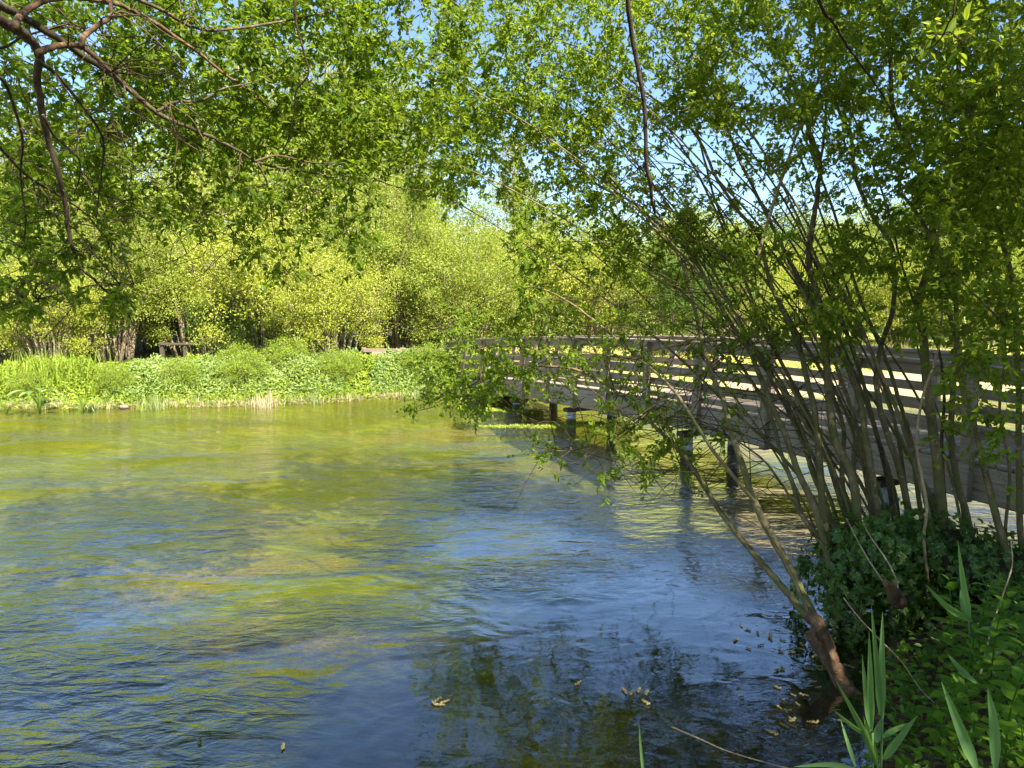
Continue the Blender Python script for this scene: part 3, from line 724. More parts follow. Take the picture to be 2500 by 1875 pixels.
def rand_stems(n, x0, x1, A, H, seedv, Y0=(4.8, 5.4)):
    r_ = np.random.default_rng(seedv); out = []
    for i in range(n):
        bx, by = r_.uniform(x0, x1), r_.uniform(1370, 1440); a = r_.uniform(*A); h = r_.uniform(*H); e = r_.uniform(1.15, 1.9)
        u = np.linspace(0, 1, 9); ya = r_.uniform(*Y0)
        out.append(([(bx - a * uu ** e + r_.normal() * 7, by - h * uu + .12 * h * uu ** 3) for uu in u], ya, ya + r_.uniform(1.0, 2.6), r_.uniform(.008, .021), .004, BS if r_.random() < .75 else M['twig']))
    return out
wb = willow('willow_tree', 'many leaning olive willow stems rising from the rounded ivy stump before the footbridge', [
    ([(2030, 1400), (2018, 1300), (2007, 1224), (2000, 1116), (1989, 1007), (1968, 917), (1950, 845), (1917, 772), (1881, 690), (1853, 579), (1799, 511), (1749, 434), (1713, 353), (1668, 294), (1600, 244), (1510, 172), (1429, 122), (1330, 90)], 4.7, 7.4, .030, .006, BS),
    ([(2040, 1420), (1989, 1242), (1953, 1163), (1917, 1062), (1881, 982), (1855, 917), (1827, 852), (1783, 787), (1736, 707), (1700, 640), (1659, 590), (1600, 542), (1533, 488), (1460, 452), (1406, 402), (1352, 375), (1262, 312), (1194, 294), (1103, 271), (1000, 253)], 4.7, 8.0, .027, .005, BS),
    ([(2140, 1420), (2098, 1300), (2083, 1170), (2040, 1080), (2025, 989), (2018, 881), (2005, 772), (1995, 720), (1975, 640), (1978, 588), (1989, 520), (1998, 452), (2002, 398), (1971, 307), (1948, 235), (1916, 158), (1871, 68), (1830, -10), (1780, -160)], 4.8, 7.2, .036, .012, BS),
    ([(1971, 320), (1998, 398), (2012, 330), (2016, 250), (2010, 150), (2000, 60), (1990, -60)], 6.2, 6.8, .014, .008, BS),
    ([(2160, 1400), (2141, 1242), (2112, 1062), (2098, 971), (2062, 881), (2025, 820), (1985, 740), (1930, 640), (1890, 560), (1850, 480), (1800, 380), (1760, 270), (1700, 150), (1640, 40), (1590, -60)], 4.9, 7.4, .030, .007, BS),
    ([(2020, 1330), (1960, 1260), (1935, 1180), (1905, 1100), (1880, 1010), (1840, 940), (1800, 880), (1765, 830), (1718, 765), (1650, 700), (1570, 640), (1480, 600), (1400, 590), (1300, 600), (1230, 640)], 4.8, 7.6, .020, .004, BS),
    ([(2060, 1360), (2020, 1240), (1985, 1160), (1960, 1080), (1930, 1000), (1890, 920), (1830, 830), (1780, 740), (1710, 640), (1640, 560), (1560, 500), (1470, 470), (1370, 470), (1290, 510)], 4.9, 7.8, .019, .004, BS),
    ([(2110, 1390), (2075, 1280), (2055, 1160), (2060, 1050), (2030, 960), (1990, 880), (1940, 800), (1880, 700), (1800, 600), (1750, 500), (1720, 390), (1690, 280), (1660, 160), (1600, 60), (1540, -40)], 5.0, 7.6, .022, .006, BS),
    ([(2010, 1330), (1975, 1290), (1920, 1200), (1870, 1130), (1820, 1090), (1770, 1060), (1700, 1030), (1620, 990), (1560, 985)], 4.75, 6.4, .012, .004, BS),
    ([(2170, 1400), (2130, 1300), (2080, 1200), (2020, 1110), (1950, 1040), (1880, 980), (1800, 900), (1720, 830), (1640, 790), (1550, 770)], 5.0, 7.2, .014, .004, BS),
    ([(1871, 555), (1893, 480), (1916, 416), (1943, 334), (1984, 226), (2020, 145), (2052, 81), (2075, 10), (2090, -80)], 5.9, 6.5, .014, .008, M['twig_dry']),
    ([(1850, 640), (1860, 590), (1871, 555)], 5.85, 5.9, .012, .014, M['twig_dry']),
    ([(2100, 1380), (2050, 1220), (2010, 1090), (1960, 980), (1900, 870), (1850, 760), (1800, 640), (1740, 500), (1690, 400), (1620, 300), (1540, 230), (1440, 200), (1340, 190), (1240, 210)], 5.0, 8.2, .020, .004, BS),
] + rand_stems(14, 2010, 2220, (600, 1250), (1000, 1500), 41), region(1380, [(16, 1050, 1800, -30, 330, 6.2, 8.6), (7, 1000, 1500, 250, 500, 6.6, 8.6), (4, 1400, 2050, 250, 520, 5.8, 7.8), (4, 1250, 1800, 500, 680, 6.0, 7.8),
                 (7, 1700, 2200, -40, 300, 5.6, 7.6), (4, 1100, 2100, -400, -30, 5.6, 8.2), (2.2, 1750, 2150, 560, 880, 5.0, 6.4)]), shoots=4, per=10, bare=((1400, 2200, 350, 1250, 200),))

wc = willow('willow_tree', 'thicker dark willow stems standing right of the ivy stool, crossing the bridge rails', [
    ([(2310, 1460), (2297, 1242), (2279, 1062), (2264, 935), (2253, 808), (2242, 740), (2272, 640), (2278, 588), (2269, 497), (2242, 416), (2210, 339), (2179, 253), (2174, 136), (2161, 0), (2150, -120)], 4.9, 6.4, .040, .014, BS),
    ([(2240, 1420), (2225, 1300), (2200, 1160), (2160, 1040), (2140, 940), (2150, 850), (2180, 750), (2179, 610), (2133, 533), (2088, 429), (2079, 339), (2052, 280), (2025, 217), (2000, 120), (1960, 0)], 5.1, 6.6, .028, .010, BS),
    ([(2375, 1400), (2369, 1297), (2336, 1170), (2322, 1062), (2329, 917), (2336, 808), (2333, 700), (2328, 452), (2296, 249), (2224, 127), (2165, 54), (2110, -40)], 5.1, 6.2, .030, .009, BS),
    ([(2280, 1430), (2262, 1330), (2240, 1200), (2225, 1080), (2190, 960), (2160, 870), (2120, 780), (2090, 700), (2060, 600), (2030, 500), (1990, 400), (1950, 300), (1900, 220), (1820, 140), (1740, 100)], 5.2, 7.0, .022, .006, BS),
    ([(2340, 1440), (2320, 1340), (2305, 1200), (2300, 1080), (2305, 960), (2290, 850), (2240, 760), (2200, 640), (2170, 520), (2130, 400), (2090, 300), (2040, 200)], 5.0, 6.4, .016, .006, M['twig']),
    ([(2266, 1430), (2255, 1320), (2262, 1230), (2240, 1100), (2250, 980), (2290, 850), (2300, 720), (2290, 600), (2300, 470), (2320, 340), (2310, 200)], 4.6, 5.3, .012, .005, M['twig_dry']),
] + rand_stems(10, 2180, 2400, (350, 1050), (1100, 1600), 42), region(560, [(10, 1950, 2520, -40, 380, 5.0, 7.0), (4, 2050, 2520, 350, 600, 4.8, 6.6), (2, 2000, 2500, 600, 840, 4.6, 6.0), (5, 1800, 2600, -550, -30, 4.4, 6.6)]), shoots=4, per=10)

wd = willow('willow_tree', 'shaded willow stems at the right edge of the photo with dense dark leaves above', [
    ([(2500, 1500), (2440, 1290), (2410, 1170), (2385, 1062), (2350, 950), (2340, 850), (2310, 740), (2300, 640), (2250, 540), (2200, 470)], 4.5, 5.2, .028, .010, BS),
    ([(2520, 1500), (2492, 1300), (2488, 1134), (2484, 881), (2474, 700), (2440, 560), (2400, 400), (2378, 294), (2340, 160), (2310, 20), (2300, -100)], 4.6, 5.4, .024, .010, BS),
    ([(2640, 1500), (2600, 1100), (2560, 750), (2500, 520), (2459, 443), (2414, 371), (2378, 294), (2330, 200), (2260, 100)], 4.2, 5.4, .040, .012, BS),
    ([(2470, 1440), (2455, 1300), (2465, 1150), (2440, 1000), (2455, 850), (2430, 700), (2400, 560), (2380, 420)], 4.9, 5.6, .014, .006, BS),
    ([(2570, 1000), (2500, 850), (2420, 760), (2360, 700), (2300, 640), (2240, 620)], 4.2, 4.8, .010, .004, M['twig']),
    ([(2800, 1300), (2750, 700), (2680, 200), (2560, -250), (2300, -650), (1900, -900)], 3.6, 4.6, .06, .015, BS),
    ([(2720, 500), (2640, 0), (2700, -600), (2500, -1200)], 3.5, 3.2, .04, .015, BS),
], region(560, [(9, 2250, 2560, -60, 500, 4.0, 5.8), (3.5, 2200, 2560, 400, 820, 4.0, 5.4), (1.2, 2300, 2560, 820, 1150, 3.9, 4.6), (9, 2000, 3100, -900, -60, 3.0, 5.2), (5, 2600, 3300, -700, 500, 3.0, 5.0)]), shoots=4, per=10)

# dark bare hanging stem in the upper middle and the thin dark one crossing at the upper right
hs = thing('hanging_branch', 'long dark bare branch hanging down from above right of centre', 'branch', (0, 0, 0))
T = Tubes(); stem(T, [(1525, -500), (1533, -120), (1533, 0), (1542, 81), (1560, 181), (1574, 271), (1578, 398), (1588, 450), (1592, 493), (1600, 520)], 3.8, 4.4, .0145, .009); T.build('stem', M['bark_dark'], hs)
hs2 = thing('hanging_branch', 'slim dark bare branch slanting down from the top edge right of centre', 'branch', (0, 0, 0))
T = Tubes(); stem(T, [(1900, -300), (1998, 0), (2034, 54), (2079, 127), (2120, 181), (2156, 235), (2190, 300)], 3.8, 4.6, .010, .004); T.build('stem', M['bark_dark'], hs2)
# bright sprig close to the lens, upper right
sg = thing('leafy_sprig', 'bright sunlit sprig of large oval leaves hanging at the upper right', 'sprig', (0, 0, 0))
GS = Grow(.060, .032, M['leaf_right'], M['twig'], .002)
T = Tubes(); pp, rr = stem(T, [(2345, -300), (2332, 0), (2314, 59), (2296, 95), (2270, 120)], 2.6, 2.8, .004, .0025); T.build('stem', M['twig'], sg); GS.seed(pp, rr, .3)
T = Tubes(); pp, rr = stem(T, [(2300, 85), (2320, 78), (2350, 100), (2380, 80)], 2.75, 2.7, .003, .002); T.build('stem', M['twig'], sg); GS.seed(pp, rr, .1)
GS.fill(region(7, [(1, 2270, 2390, 35, 120, 2.6, 2.85), ]), 1, 3, .02, .6, (.04, .08)); GS.finish(sg)

# ------------------------------------------------------------------ far bank vegetation
def blades(n, cx, cy, z, spread, h, w, lean=.35, name='blades', material=None, parent=None, seg=4, out=1.0):
    """sword leaves in a tuft; cx, cy arrays or scalars"""
    cx = np.broadcast_to(cx, (n,)) + rng.normal(size=n) * spread; cy = np.broadcast_to(cy, (n,)) + rng.normal(size=n) * spread
    z = ground_z(cx, cy) if z is None else np.broadcast_to(z, (n,))
    a = rng.uniform(0, 6.28, n); hh = h * rng.uniform(.38, 1.15, n); le = np.abs(rng.normal(size=n)) * lean
    dirv = np.stack([np.cos(a), np.sin(a), np.zeros(n)], 1); sd_ = np.stack([-np.sin(a), np.cos(a), np.zeros(n)], 1)
    tw = rng.uniform(-.8, .8, n)[:, None]; sd_ = unit(sd_ + dirv * tw)
    V = []
    base = np.stack([cx, cy, z - .03], 1)
    for i in range(seg + 1):
        u = i / seg
        c = base + np.array([0, 0, 1.0]) * (hh * (u - .25 * le * u ** 3))[:, None] + dirv * (hh * le * u ** 2 * out)[:, None]
        ww = (w * (1 - u ** 2.2) * .5 + .0006) * (.7 + .3 * min(1, u * 4))
        V += [c - sd_ * ww, c + sd_ * ww]
    V = np.stack(V, 1)
    b = np.arange(n)[:, None] * (2 * (seg + 1)); f = []
    for i in range(seg): f.append(b + np.array([2 * i, 2 * i + 1, 2 * i + 3, 2 * i + 2]))
    f = np.stack(f, 1).reshape(-1, 4)
    return V.reshape(-1, 3), f, np.repeat(rng.random(n), seg)
def blade_obj(name, material, parent, *a, **k):
    V, f, r = blades(*a, **k); return link(name, mesh_np(name, V, f, material, r), parent)

def herb_patch(n, x0, x1, d0, d1, hfun, ls, L, pale=False):
    x = rng.uniform(x0, x1, n); d = rng.uniform(d0, d1, n); y = yf(x) + d
    top = hfun(x, y) * sstep((d + .15) / .9)
    u = rng.random(n) ** .45
    z = ground_z(x, y) + top * u
    nn = unit(np.stack([rng.normal(size=n) * .7, -.3 + rng.normal(size=n) * .6, .7 + rng.normal(size=n) * .4], 1))
    dd = unit(np.cross(nn, rng.normal(size=(n, 3))))
    L.add(np.stack([x, y, z], 1), dd, nn, ls * rng.uniform(.5, 1.6, n) * (.8 + .5 * (lowf(x, y, 1.9, 12) > .1)), ls * .6, np.clip(.5 + .5 * lowf(x, y, 2.3, 11) + .25 * (u - .5), 0, 1))
hf = lambda x, y: .36 - .05 * (x < -8.6) + .17 * lowf(x, y, 1.5, 7) + .15 * lowf(x, y, 4.6, 8) + .08 * lowf(x, y, 11, 9)
L = Leaves(); herb_patch(95000, -12.5, .3, -.05, 3.2, hf, .070, L)
o = L.build('undergrowth', M['herb'], hi=False); tag(o, 'dense bright green nettles and herbs covering the far bank', 'undergrowth', kind='stuff')
L = Leaves(); herb_patch(26000, -9.0, -4.0, .3, 2.6, lambda x, y: hf(x, y) + .10, .060, L); herb_patch(9000, -3.4, -1.7, .2, 2.2, lambda x, y: hf(x, y) + .12, .060, L)
o = L.build('cow_parsley', M['herb_pale'], hi=False); tag(o, 'pale blue green feathery cow parsley among the nettles of the far bank', 'undergrowth', kind='stuff')
# right part of the far bank behind the bridge
L = Leaves()
n = 26000; x = rng.uniform(-1, 22, n); y = yf(x) + rng.uniform(2.5, 9, n); hh = (.30 + .2 * lowf(x, y, 1.3, 5)) * np.where(x < 4, 1.4, .5)
nn = unit(np.stack([rng.normal(size=n) * .6, -.5 + rng.normal(size=n) * .5, .7 + 0 * x], 1))
L.add(np.stack([x, y, ground_z(x, y) + hh * rng.random(n) ** .5], 1), unit(np.cross(nn, rng.normal(size=(n, 3)))), nn, .09, .05)
o = L.build('meadow_herbs', M['meadow'], hi=False); tag(o, 'sunlit yellow green meadow growth beyond the bridge', 'grass', kind='stuff')
n = 9000; x = rng.uniform(1, 26, n); y = yf(x) + rng.uniform(3.5, 14, n)
o = blade_obj('meadow_grass', M['meadow'], None, n, x, y, None, .02, .38, .014, .5, seg=3); tag(o, 'long sunlit meadow grass beyond the bridge', 'grass', kind='stuff')
# dry straw and bank edge
n = 9500; x = rng.uniform(-12.5, .4, n); y = yf(x) + np.abs(rng.normal(size=n)) * .26 - .05
o = blade_obj('bank_grass', M['straw'], None, n, x, y, None, .02, .17, .012, 1.2, seg=3); tag(o, 'dry straw coloured grass along the far waterline', 'grass', kind='stuff')
n = 3200; x = rng.uniform(-12.5, .4, n); y = yf(x) + rng.uniform(0, .6, n)
o = blade_obj('bank_grass', M['blade'], None, n, x, y, None, .03, .26, .011, .6, seg=3); tag(o, 'short green grass along the far waterline', 'grass', kind='stuff')

def tuft(label, px, py, n, h, w, spread, material, lean=.3, cat='plant', name='grass_tuft', group=None, yofs=.0, Y=None):
    p = G(px, py, .03) if Y is None else P(px, py, Y)
    z = float(ground_z(np.array(p[0]), np.array(p[1] + yofs)))
    t = thing(name, label, cat, (p[0], p[1] + yofs, z), 0, group)
    blade_obj('leaf_blades', material, t, n, 0.0, 0.0, 0.0, spread, h, w, lean)
    return t
gt = 'sedge tufts on the far waterline'
tuft('blue green sedge tuft at the waterline left of the dark fence', 370, 998, 120, .42, .010, .11, M['blade'], .35, group=gt, yofs=.12)
tuft('bright green grass tuft at the waterline left of the blue green sedge', 340, 1000, 60, .22, .012, .07, M['herb'], .4, group=gt, yofs=.1)
tuft('yellowish sedge tuft at the waterline below the spreading lime willow', 640, 992, 120, .42, .010, .14, M['straw'], .4, group=gt, yofs=.15)
tuft('green sedge tuft at the waterline left of the pale timber rail', 760, 985, 80, .40, .010, .10, M['blade'], .4, group=gt, yofs=.2)
tuft('sedge tuft at the waterline near the far end of the footbridge', 1020, 973, 90, .40, .011, .10, M['blade'], .35, group=gt, yofs=.2)
tuft('thin sedge tuft at the waterline right of the broad dock leaves', 215, 1000, 50, .38, .010, .06, M['blade'], .25, group=gt, yofs=.15)
gi = 'iris clumps at the left of the far bank'
for (px, lb, hh) in ((10, 'sword leaved clump cut by the left edge on the far bank', .78), (60, 'tall sword leaved clump second from the left edge on the far bank', .85), (110, 'tall sword leaved clump behind the broad dock leaves', .9), (150, 'sword leaved clump just right of the broad dock leaves', .78), (195, 'upright pale sword leaved clump nearest the brown stems', .88)):
    tuft(lb, px, 985, 100, hh * 1.12, .020, .30, M['herb'], .45, group=gi, yofs=.55, name='iris_clump')

def ovate(V, Fc, Rn, base, d, up, l, w, seg=6, cup=.15, droop=.3, r=.5):
    d = unit(np.asarray(d, float)); side = unit(np.cross(d, up)); upv = np.cross(side, d); b = sum(len(v) for v in V)
    rows = []
    for i in range(seg + 1):
        u = i / seg; ww = w * .5 * math.sin(math.pi * min(1, u ** .75)) ** .8 + .001
        c = base + d * l * u - np.array([0, 0, 1]) * l * droop * u * u
        rows += [c - side * ww + upv * ww * cup, c, c + side * ww + upv * ww * cup]
    V.append(np.array(rows))
    for i in range(seg):
        for k in (0, 1):
            Fc.append((b + 3 * i + k, b + 3 * i + k + 1, b + 3 * i + k + 4, b + 3 * i + k + 3)); Rn.append(r)
def dock(label, px, py, s, nl, yofs=.15, material=None, group='dock plants on the far waterline'):
    p = G(px, py, .03); z = float(ground_z(np.array(p[0]), np.array(p[1] + yofs)))
    t = thing('dock_plant', label, 'plant', (p[0], p[1] + yofs, z), 0, group)
    T = Tubes(); V, Fc, Rn = [], [], []
    for i in range(nl):
        a = rng.uniform(0, 6.28); l = s * rng.uniform(.6, 1.1); e = np.array([math.cos(a) * s * .3, math.sin(a) * s * .3 - .03, s * rng.uniform(.3, 1.0)])
        T.add(np.array([[0, 0, 0], e * [.3, .3, .6], e]), [.010, .008, .006], 5)
        ovate(V, Fc, Rn, e, [math.cos(a), math.sin(a), .5], np.array([0, 0, 1.0]), l * .8, l * .30, 7, .25, .55, rng.random())
    T.build('stalks', M['herb'], t); link('leaves', mesh_np('leaves', np.concatenate(V), Fc, material or M['herb_pale'], Rn, True), t)
    return t
dock('large dock plant with broad drooping pale leaves on the far bank at left', 85, 1003, .55, 9)
dock('dock plant with yellow leaves cut by the left edge at the far waterline', 5, 1004, .38, 8, material=M['leaf_far_lime'])
dock('small dock plant with reddish stalks right of the large dock', 192, 1003, .36, 7, material=M['herb'])
dock('pale broad leaved plant at the waterline near the bridge end', 985, 975, .25, 7)
# low bushes on the bank
place('low', 700, 17.4, .50, 'round green bush on the far bank under the lime willow', group='bushes on the far bank', cat='bush')
place('low', 850, 17.5, .32, 'low green bush below the rusty brown panel', group='bushes on the far bank', cat='bush')
place('low', 1020, 18.0, .42, 'round leafy bush on the far bank beside the bridge end', group='bushes on the far bank', cat='bush')
place('low', 575, 17.5, .45, 'leafy bush on the far bank below the end of the dark fence', group='bushes on the far bank', cat='bush')
for px_, Y_, sc_, lb_ in ((60, 15.6, .30, 'small bush hanging over the waterline left of the large dock'), (270, 15.7, .34, 'small bush hanging over the waterline left of the first pale stone'), (440, 16.0, .38, 'bush hanging over the waterline below the dark open fence'),
                     (600, 16.3, .42, 'bush hanging over the waterline left of the yellowish sedge'), (820, 17.0, .40, 'bush hanging over the waterline below the light lime willow'), (1060, 17.9, .45, 'bush hanging over the waterline beside the far end of the footbridge')):
    place('low', px_, Y_, sc_, lb_, group='bushes at the far waterline', cat='bush', sz=1.1)
# stones at the far waterline
def stone(label, px, py, s):
    p = G(px, py, .0)
    n1, n2 = 9, 7; V = []
    for i in range(n2):
        th = math.pi * i / (n2 - 1)
        for j in range(n1):
            a = 2 * math.pi * j / n1; rr = 1 + .25 * math.sin(3 * a + px) * math.sin(2 * th) + .12 * rng.normal()
            V.append((s * rr * math.sin(th) * math.cos(a), s * .7 * rr * math.sin(th) * math.sin(a), s * .42 * math.cos(th)))
    Fc = [(i * n1 + j, (i + 1) * n1 + j, (i + 1) * n1 + (j + 1) % n1, i * n1 + (j + 1) % n1) for i in range(n2 - 1) for j in range(n1)]
    o = link('stone', mesh_np('stone', V, Fc, M['stone'], smooth=True)); o.location = (p[0], p[1] + .05, .04)
    tag(o, label, 'stone', 'stones at the far waterline')
stone('pale stone at the far waterline below the rusty panel', 930, 973, .15); stone('small pale stone at the far waterline left of the blue green sedge', 300, 998, .11)
# floating weed rafts round the piles
def raft(label, px, py, rx, ry, n, material=M['weed']):
    p = G(px, py, .0); L = Leaves(); a = rng.uniform(0, 6.28, n); r = rng.random(n) ** .6
    q = np.stack([np.cos(a) * r * rx, np.sin(a) * r * ry, .006 + .03 * (1 - r) * rng.random(n)], 1)
    nn = unit(rng.normal(size=(n, 3)) * .3 + np.array([0, -.1, 1])); L.add(q, unit(np.cross(nn, rng.normal(size=(n, 3)))), nn, .045 * rng.uniform(.6, 1.4, n), .016)
    o = L.build('weed_raft', material, hi=False); o.location = (p[0], p[1], 0); tag(o, label, 'water weed', 'floating weed rafts under the bridge')
raft('bright floating weed raft left of the farthest bridge pile', 1190, 1001, .55, .22, 1500)
raft('narrow yellow weed strip trailing left of the middle bridge piles', 1290, 1042, 1.0, .12, 1800)
raft('green weed raft gathered between the middle bridge piles', 1440, 1036, .75, .28, 2400, M['herb'])
raft('green weed caught around the farthest bridge piles', 1275, 1005, .45, .2, 1200, M['herb'])

# ------------------------------------------------------------------ right foreground bank: ivy stools, nettles, reeds, litter
def ivy_leaf_set(L, pts, nrm, s):
    n = len(pts)
    nn = unit(nrm + rng.normal(size=(n, 3)) * .45); d = unit(np.cross(nn, rng.normal(size=(n, 3))) + np.array([0, 0, -.5]))
    side = np.cross(d, nn)
    ss = s * rng.uniform(.6, 1.25, n)
    for k, (ax, ay, ll, ww) in enumerate(((1, 0, 1.0, .55), (.55, .83, .72, .42), (.55, -.83, .72, .42), (-.25, .97, .45, .36), (-.25, -.97, .45, .36))):
        L.add(pts, unit(d * ax + side * ay), nn, ss * ll, ss * ww)
def ivy_mound(label, c, rad, n, s, trail=0, seedv=0, rootname='ivy_stool'):
    t = thing(rootname, label, 'stump', (c[0], c[1], max(.24, float(ground_z(np.array(c[0]), np.array(c[1]))))), 0, 'ivy covered stools of the willows')
    # woody stump inside
    V = []; n1, n2 = 22, 14
    for i in range(n2):
        th = math.pi * i / (n2 - 1)
        for j in range(n1):
            a = 2 * math.pi * j / n1; q = np.array([math.sin(th) * math.cos(a), math.sin(th) * math.sin(a), math.cos(th)])
            k = 1 + .22 * math.sin(3 * a + seedv) * math.sin(2.2 * th) + .10 * math.sin(7 * a + 4 * th)
            V.append(q * rad * k * .66 + np.array([0, 0, rad[2] * .35]))
    Fc = [(i * n1 + j, (i + 1) * n1 + j, (i + 1) * n1 + (j + 1) % n1, i * n1 + (j + 1) % n1) for i in range(n2 - 1) for j in range(n1)]
    link('stump', mesh_np('stump', V, Fc, M['wood_dark'], smooth=True), t)
    L = Leaves(); dv = rand_dirs(n, .25); dv[:, 1] = np.where(rng.random(n) < .5, -np.abs(dv[:, 1]), dv[:, 1])
    k = .86 + .12 * np.sin(9 * dv[:, 2] + 2 * seedv) + .16 * np.sin(3 * np.arctan2(dv[:, 1], dv[:, 0]) + seedv) + rng.normal(size=n) * .13
    pts = dv * rad * k[:, None] * .95 + np.array([0, 0, rad[2] * .35])
    ivy_leaf_set(L, pts, dv, s)
    T = Tubes()
    for i in range(trail):
        a = rng.uniform(math.pi * .75, math.pi * 1.7); b = np.array([math.cos(a), math.sin(a), .1]) * rad * 1.0 + np.array([0, 0, rad[2] * .25]); Lh = rng.uniform(.15, .5)
        e = b + np.array([math.cos(a) * .06, math.sin(a) * .06, -Lh]); pp = smooth_path([b, (b + e) / 2 + rng.normal(size=3) * .03, e], 8)
        T.add(pp, np.linspace(.004, .0015, 8), 4); q = pp[rng.integers(0, 8, 22)] + rng.normal(size=(22, 3)) * .025
        ivy_leaf_set(L, q, np.tile([math.cos(a), math.sin(a) - .3, .3], (22, 1)), s * .8)
    L.build('ivy', M['ivy'], t, hi=True, fold=.15); T.build('ivy_trails', M['twig'], t)
    return t
c = P(2110, 1485, 4.7); ivy_mound('large rounded stump overgrown with glossy ivy hanging down to the water', (c[0] + .05, c[1] + .1), np.array([.42, .36, .40]), 1500, .050, 20, 1)
c = P(2230, 1440, 5.0); ivy_mound('ivy covered stump farther back between the willow stems', (c[0], c[1]), np.array([.55, .42, .36]), 1400, .045, 10, 2)
c = P(2440, 1450, 4.7); ivy_mound('dark ivy covered stump at the right edge beneath the bridge end', (c[0], c[1]), np.array([.50, .40, .28]), 1000, .045, 4, 3)
# cut root flare of the leaning stem
T = Tubes(); T.add(smooth_path([P(2110, 1728, 3.75), P(2200, 1780, 3.75), P(2300, 1800, 3.8), P(2420, 1790, 3.9)], 14), np.linspace(.065, .05, 14), 9, .2)
T.build('root', M['bark_stem'], wa)
# litter and low ivy cover
def bank_points(n, x0, x1, y0, y1):
    out = []
    while len(out) < n:
        x = rng.uniform(x0, x1, 4000); y = rng.uniform(y0, y1, 4000); k = y < yn(x) - .08
        out += list(zip(x[k], y[k]))
    return np.array(out[:n])
b = bank_points(9000, .6, 6.5, 1.5, 6.0); L = Leaves(); z = ground_z(b[:, 0], b[:, 1]) + .008 + rng.random(len(b)) * .02
nn = unit(rng.normal(size=(len(b), 3)) * .25 + np.array([0, 0, 1.0])); L.add(np.column_stack([b, z]), unit(np.cross(nn, rng.normal(size=(len(b), 3)))), nn, .05, .025)
o = L.build('leaf_litter', M['litter']); tag(o, 'brown fallen leaves on the near bank', 'leaf litter', kind='stuff')
b = bank_points(1700, 1.9, 5.5, 2.6, 5.8); L = Leaves(); z = ground_z(b[:, 0], b[:, 1]) + .03 + rng.random(len(b)) * .10
ivy_leaf_set(L, np.column_stack([b, z]), np.tile([0, -.3, 1.0], (len(b), 1)), .042)
o = L.build('ground_ivy', M['ivy'], fold=.12); tag(o, 'dark ivy creeping over the near bank', 'ground cover', kind='stuff')

def nettle_proto(h, npair, s, material, seedv):
    global rng
    rng = np.random.default_rng(seedv)
    t = thing('nettle_plant', '', 'plant')
    T = Tubes(); bend = rng.normal(size=2) * .06
    pts = np.array([[bend[0] * u * u, bend[1] * u * u, h * u] for u in np.linspace(0, 1, 8)]); T.add(pts, np.linspace(.004, .002, 8), 5)
    V, Fc, Rn = [], [], []
    for i in range(npair):
        u = .22 + .78 * (i + 1) / npair; a0 = i * 1.5708 + rng.normal() * .2; b = np.array([bend[0] * u * u, bend[1] * u * u, h * u])
        sz = s * (1.0 - .45 * abs(u - .6)) * (.55 if i == npair - 1 else 1)
        for k in (0, 1):
            a = a0 + math.pi * k; ovate(V, Fc, Rn, b, [math.cos(a), math.sin(a), .35 + .5 * (u > .9)], np.array([0, 0, 1.0]), sz, sz * .46, 6, .22, .30, rng.random())
    T.build('stalk', M['nettle'], t); link('leaves', mesh_np('leaves', np.concatenate(V), Fc, material, Rn, True), t)
    return t
NP = [nettle_proto(.34, 6, .095, M['nettle'], 21), nettle_proto(.46, 8, .10, M['nettle'], 22), nettle_proto(.24, 5, .085, M['nettle'], 23)]
rng = np.random.default_rng(5)
spots = [(2270, 1720, 1), (2330, 1690, 1), (2210, 1800, 0), (2300, 1830, 0), (2260, 1870, 2), (2380, 1760, 1), (2430, 1700, 1), (2400, 1840, 0), (2350, 1880, 2), (2460, 1820, 1), (2210, 1885, 2), (2480, 1740, 1),
         (2420, 1620, 1), (2360, 1600, 0), (2300, 1630, 0), (2470, 1600, 1), (2250, 1600, 2), (2230, 1540, 2), (2330, 1530, 1), (2440, 1530, 1), (2390, 1480, 0), (2490, 1500, 0), (2290, 1460, 0), (2160, 1860, 2), (2500, 1860, 0)]
spots = [(x, y, k, ) for x, y, k in spots]
desc = ['short', 'tall', 'low']
for i, (px, py, k) in enumerate(spots):
    # the listed pixel is the foot of the plant on the bank
    p = G(px, py + 40, .47)
    o = NP[k] if i == [s_[2] for s_ in spots].index(k) else copy_tree(NP[k])
    o.location = (p[0], p[1], float(ground_z(np.array(p[0]), np.array(p[1])))); o.rotation_euler = (rng.normal() * .1, rng.normal() * .1, rng.uniform(0, 6.28)); s_ = rng.uniform(.85, 1.2); o.scale = (s_, s_, s_)
    o['group'] = 'nettles on the near bank'; o['label'] = ''
    spots[i] = (px, py, k, o)
lab = ['at the middle of the nettle bed behind the two pale reeds', 'left of the long slanting reed blade', 'right of the two leaf reed at the bottom', 'between the bottom reeds and the slanting blade', 'at the bottom edge right of the two leaf reed',
       'beside the slanting blade, under its upper half', 'above the right hand reed blade', 'beneath the right hand reed blade', 'at the bottom edge under the slanting blade', 'by the right edge above the corner', 'at the bottom edge nearest the reeds', 'by the right edge beside the reed blade',
       'in shade below the broad arching reed leaf', 'in shade under the two bright upright reed leaves', 'in shade left of the upright reed', 'at the right edge below the arching reed leaf', 'beside the ivy at the water side of the bed', 'just below the cut brown branch end', 'at the foot of the upright reed', 'among dry stalks right of the upright reed',
       'below the bright reed leaves, half in shade', 'at the right edge under the willow stems', 'left of the bright upright reed near the ivy', 'at the water edge right beside the two leaf reed foot', 'in the bottom right corner']
for (px, py, k, o), l_ in zip(spots, lab): o['label'] = desc[k] + ' green nettle ' + l_
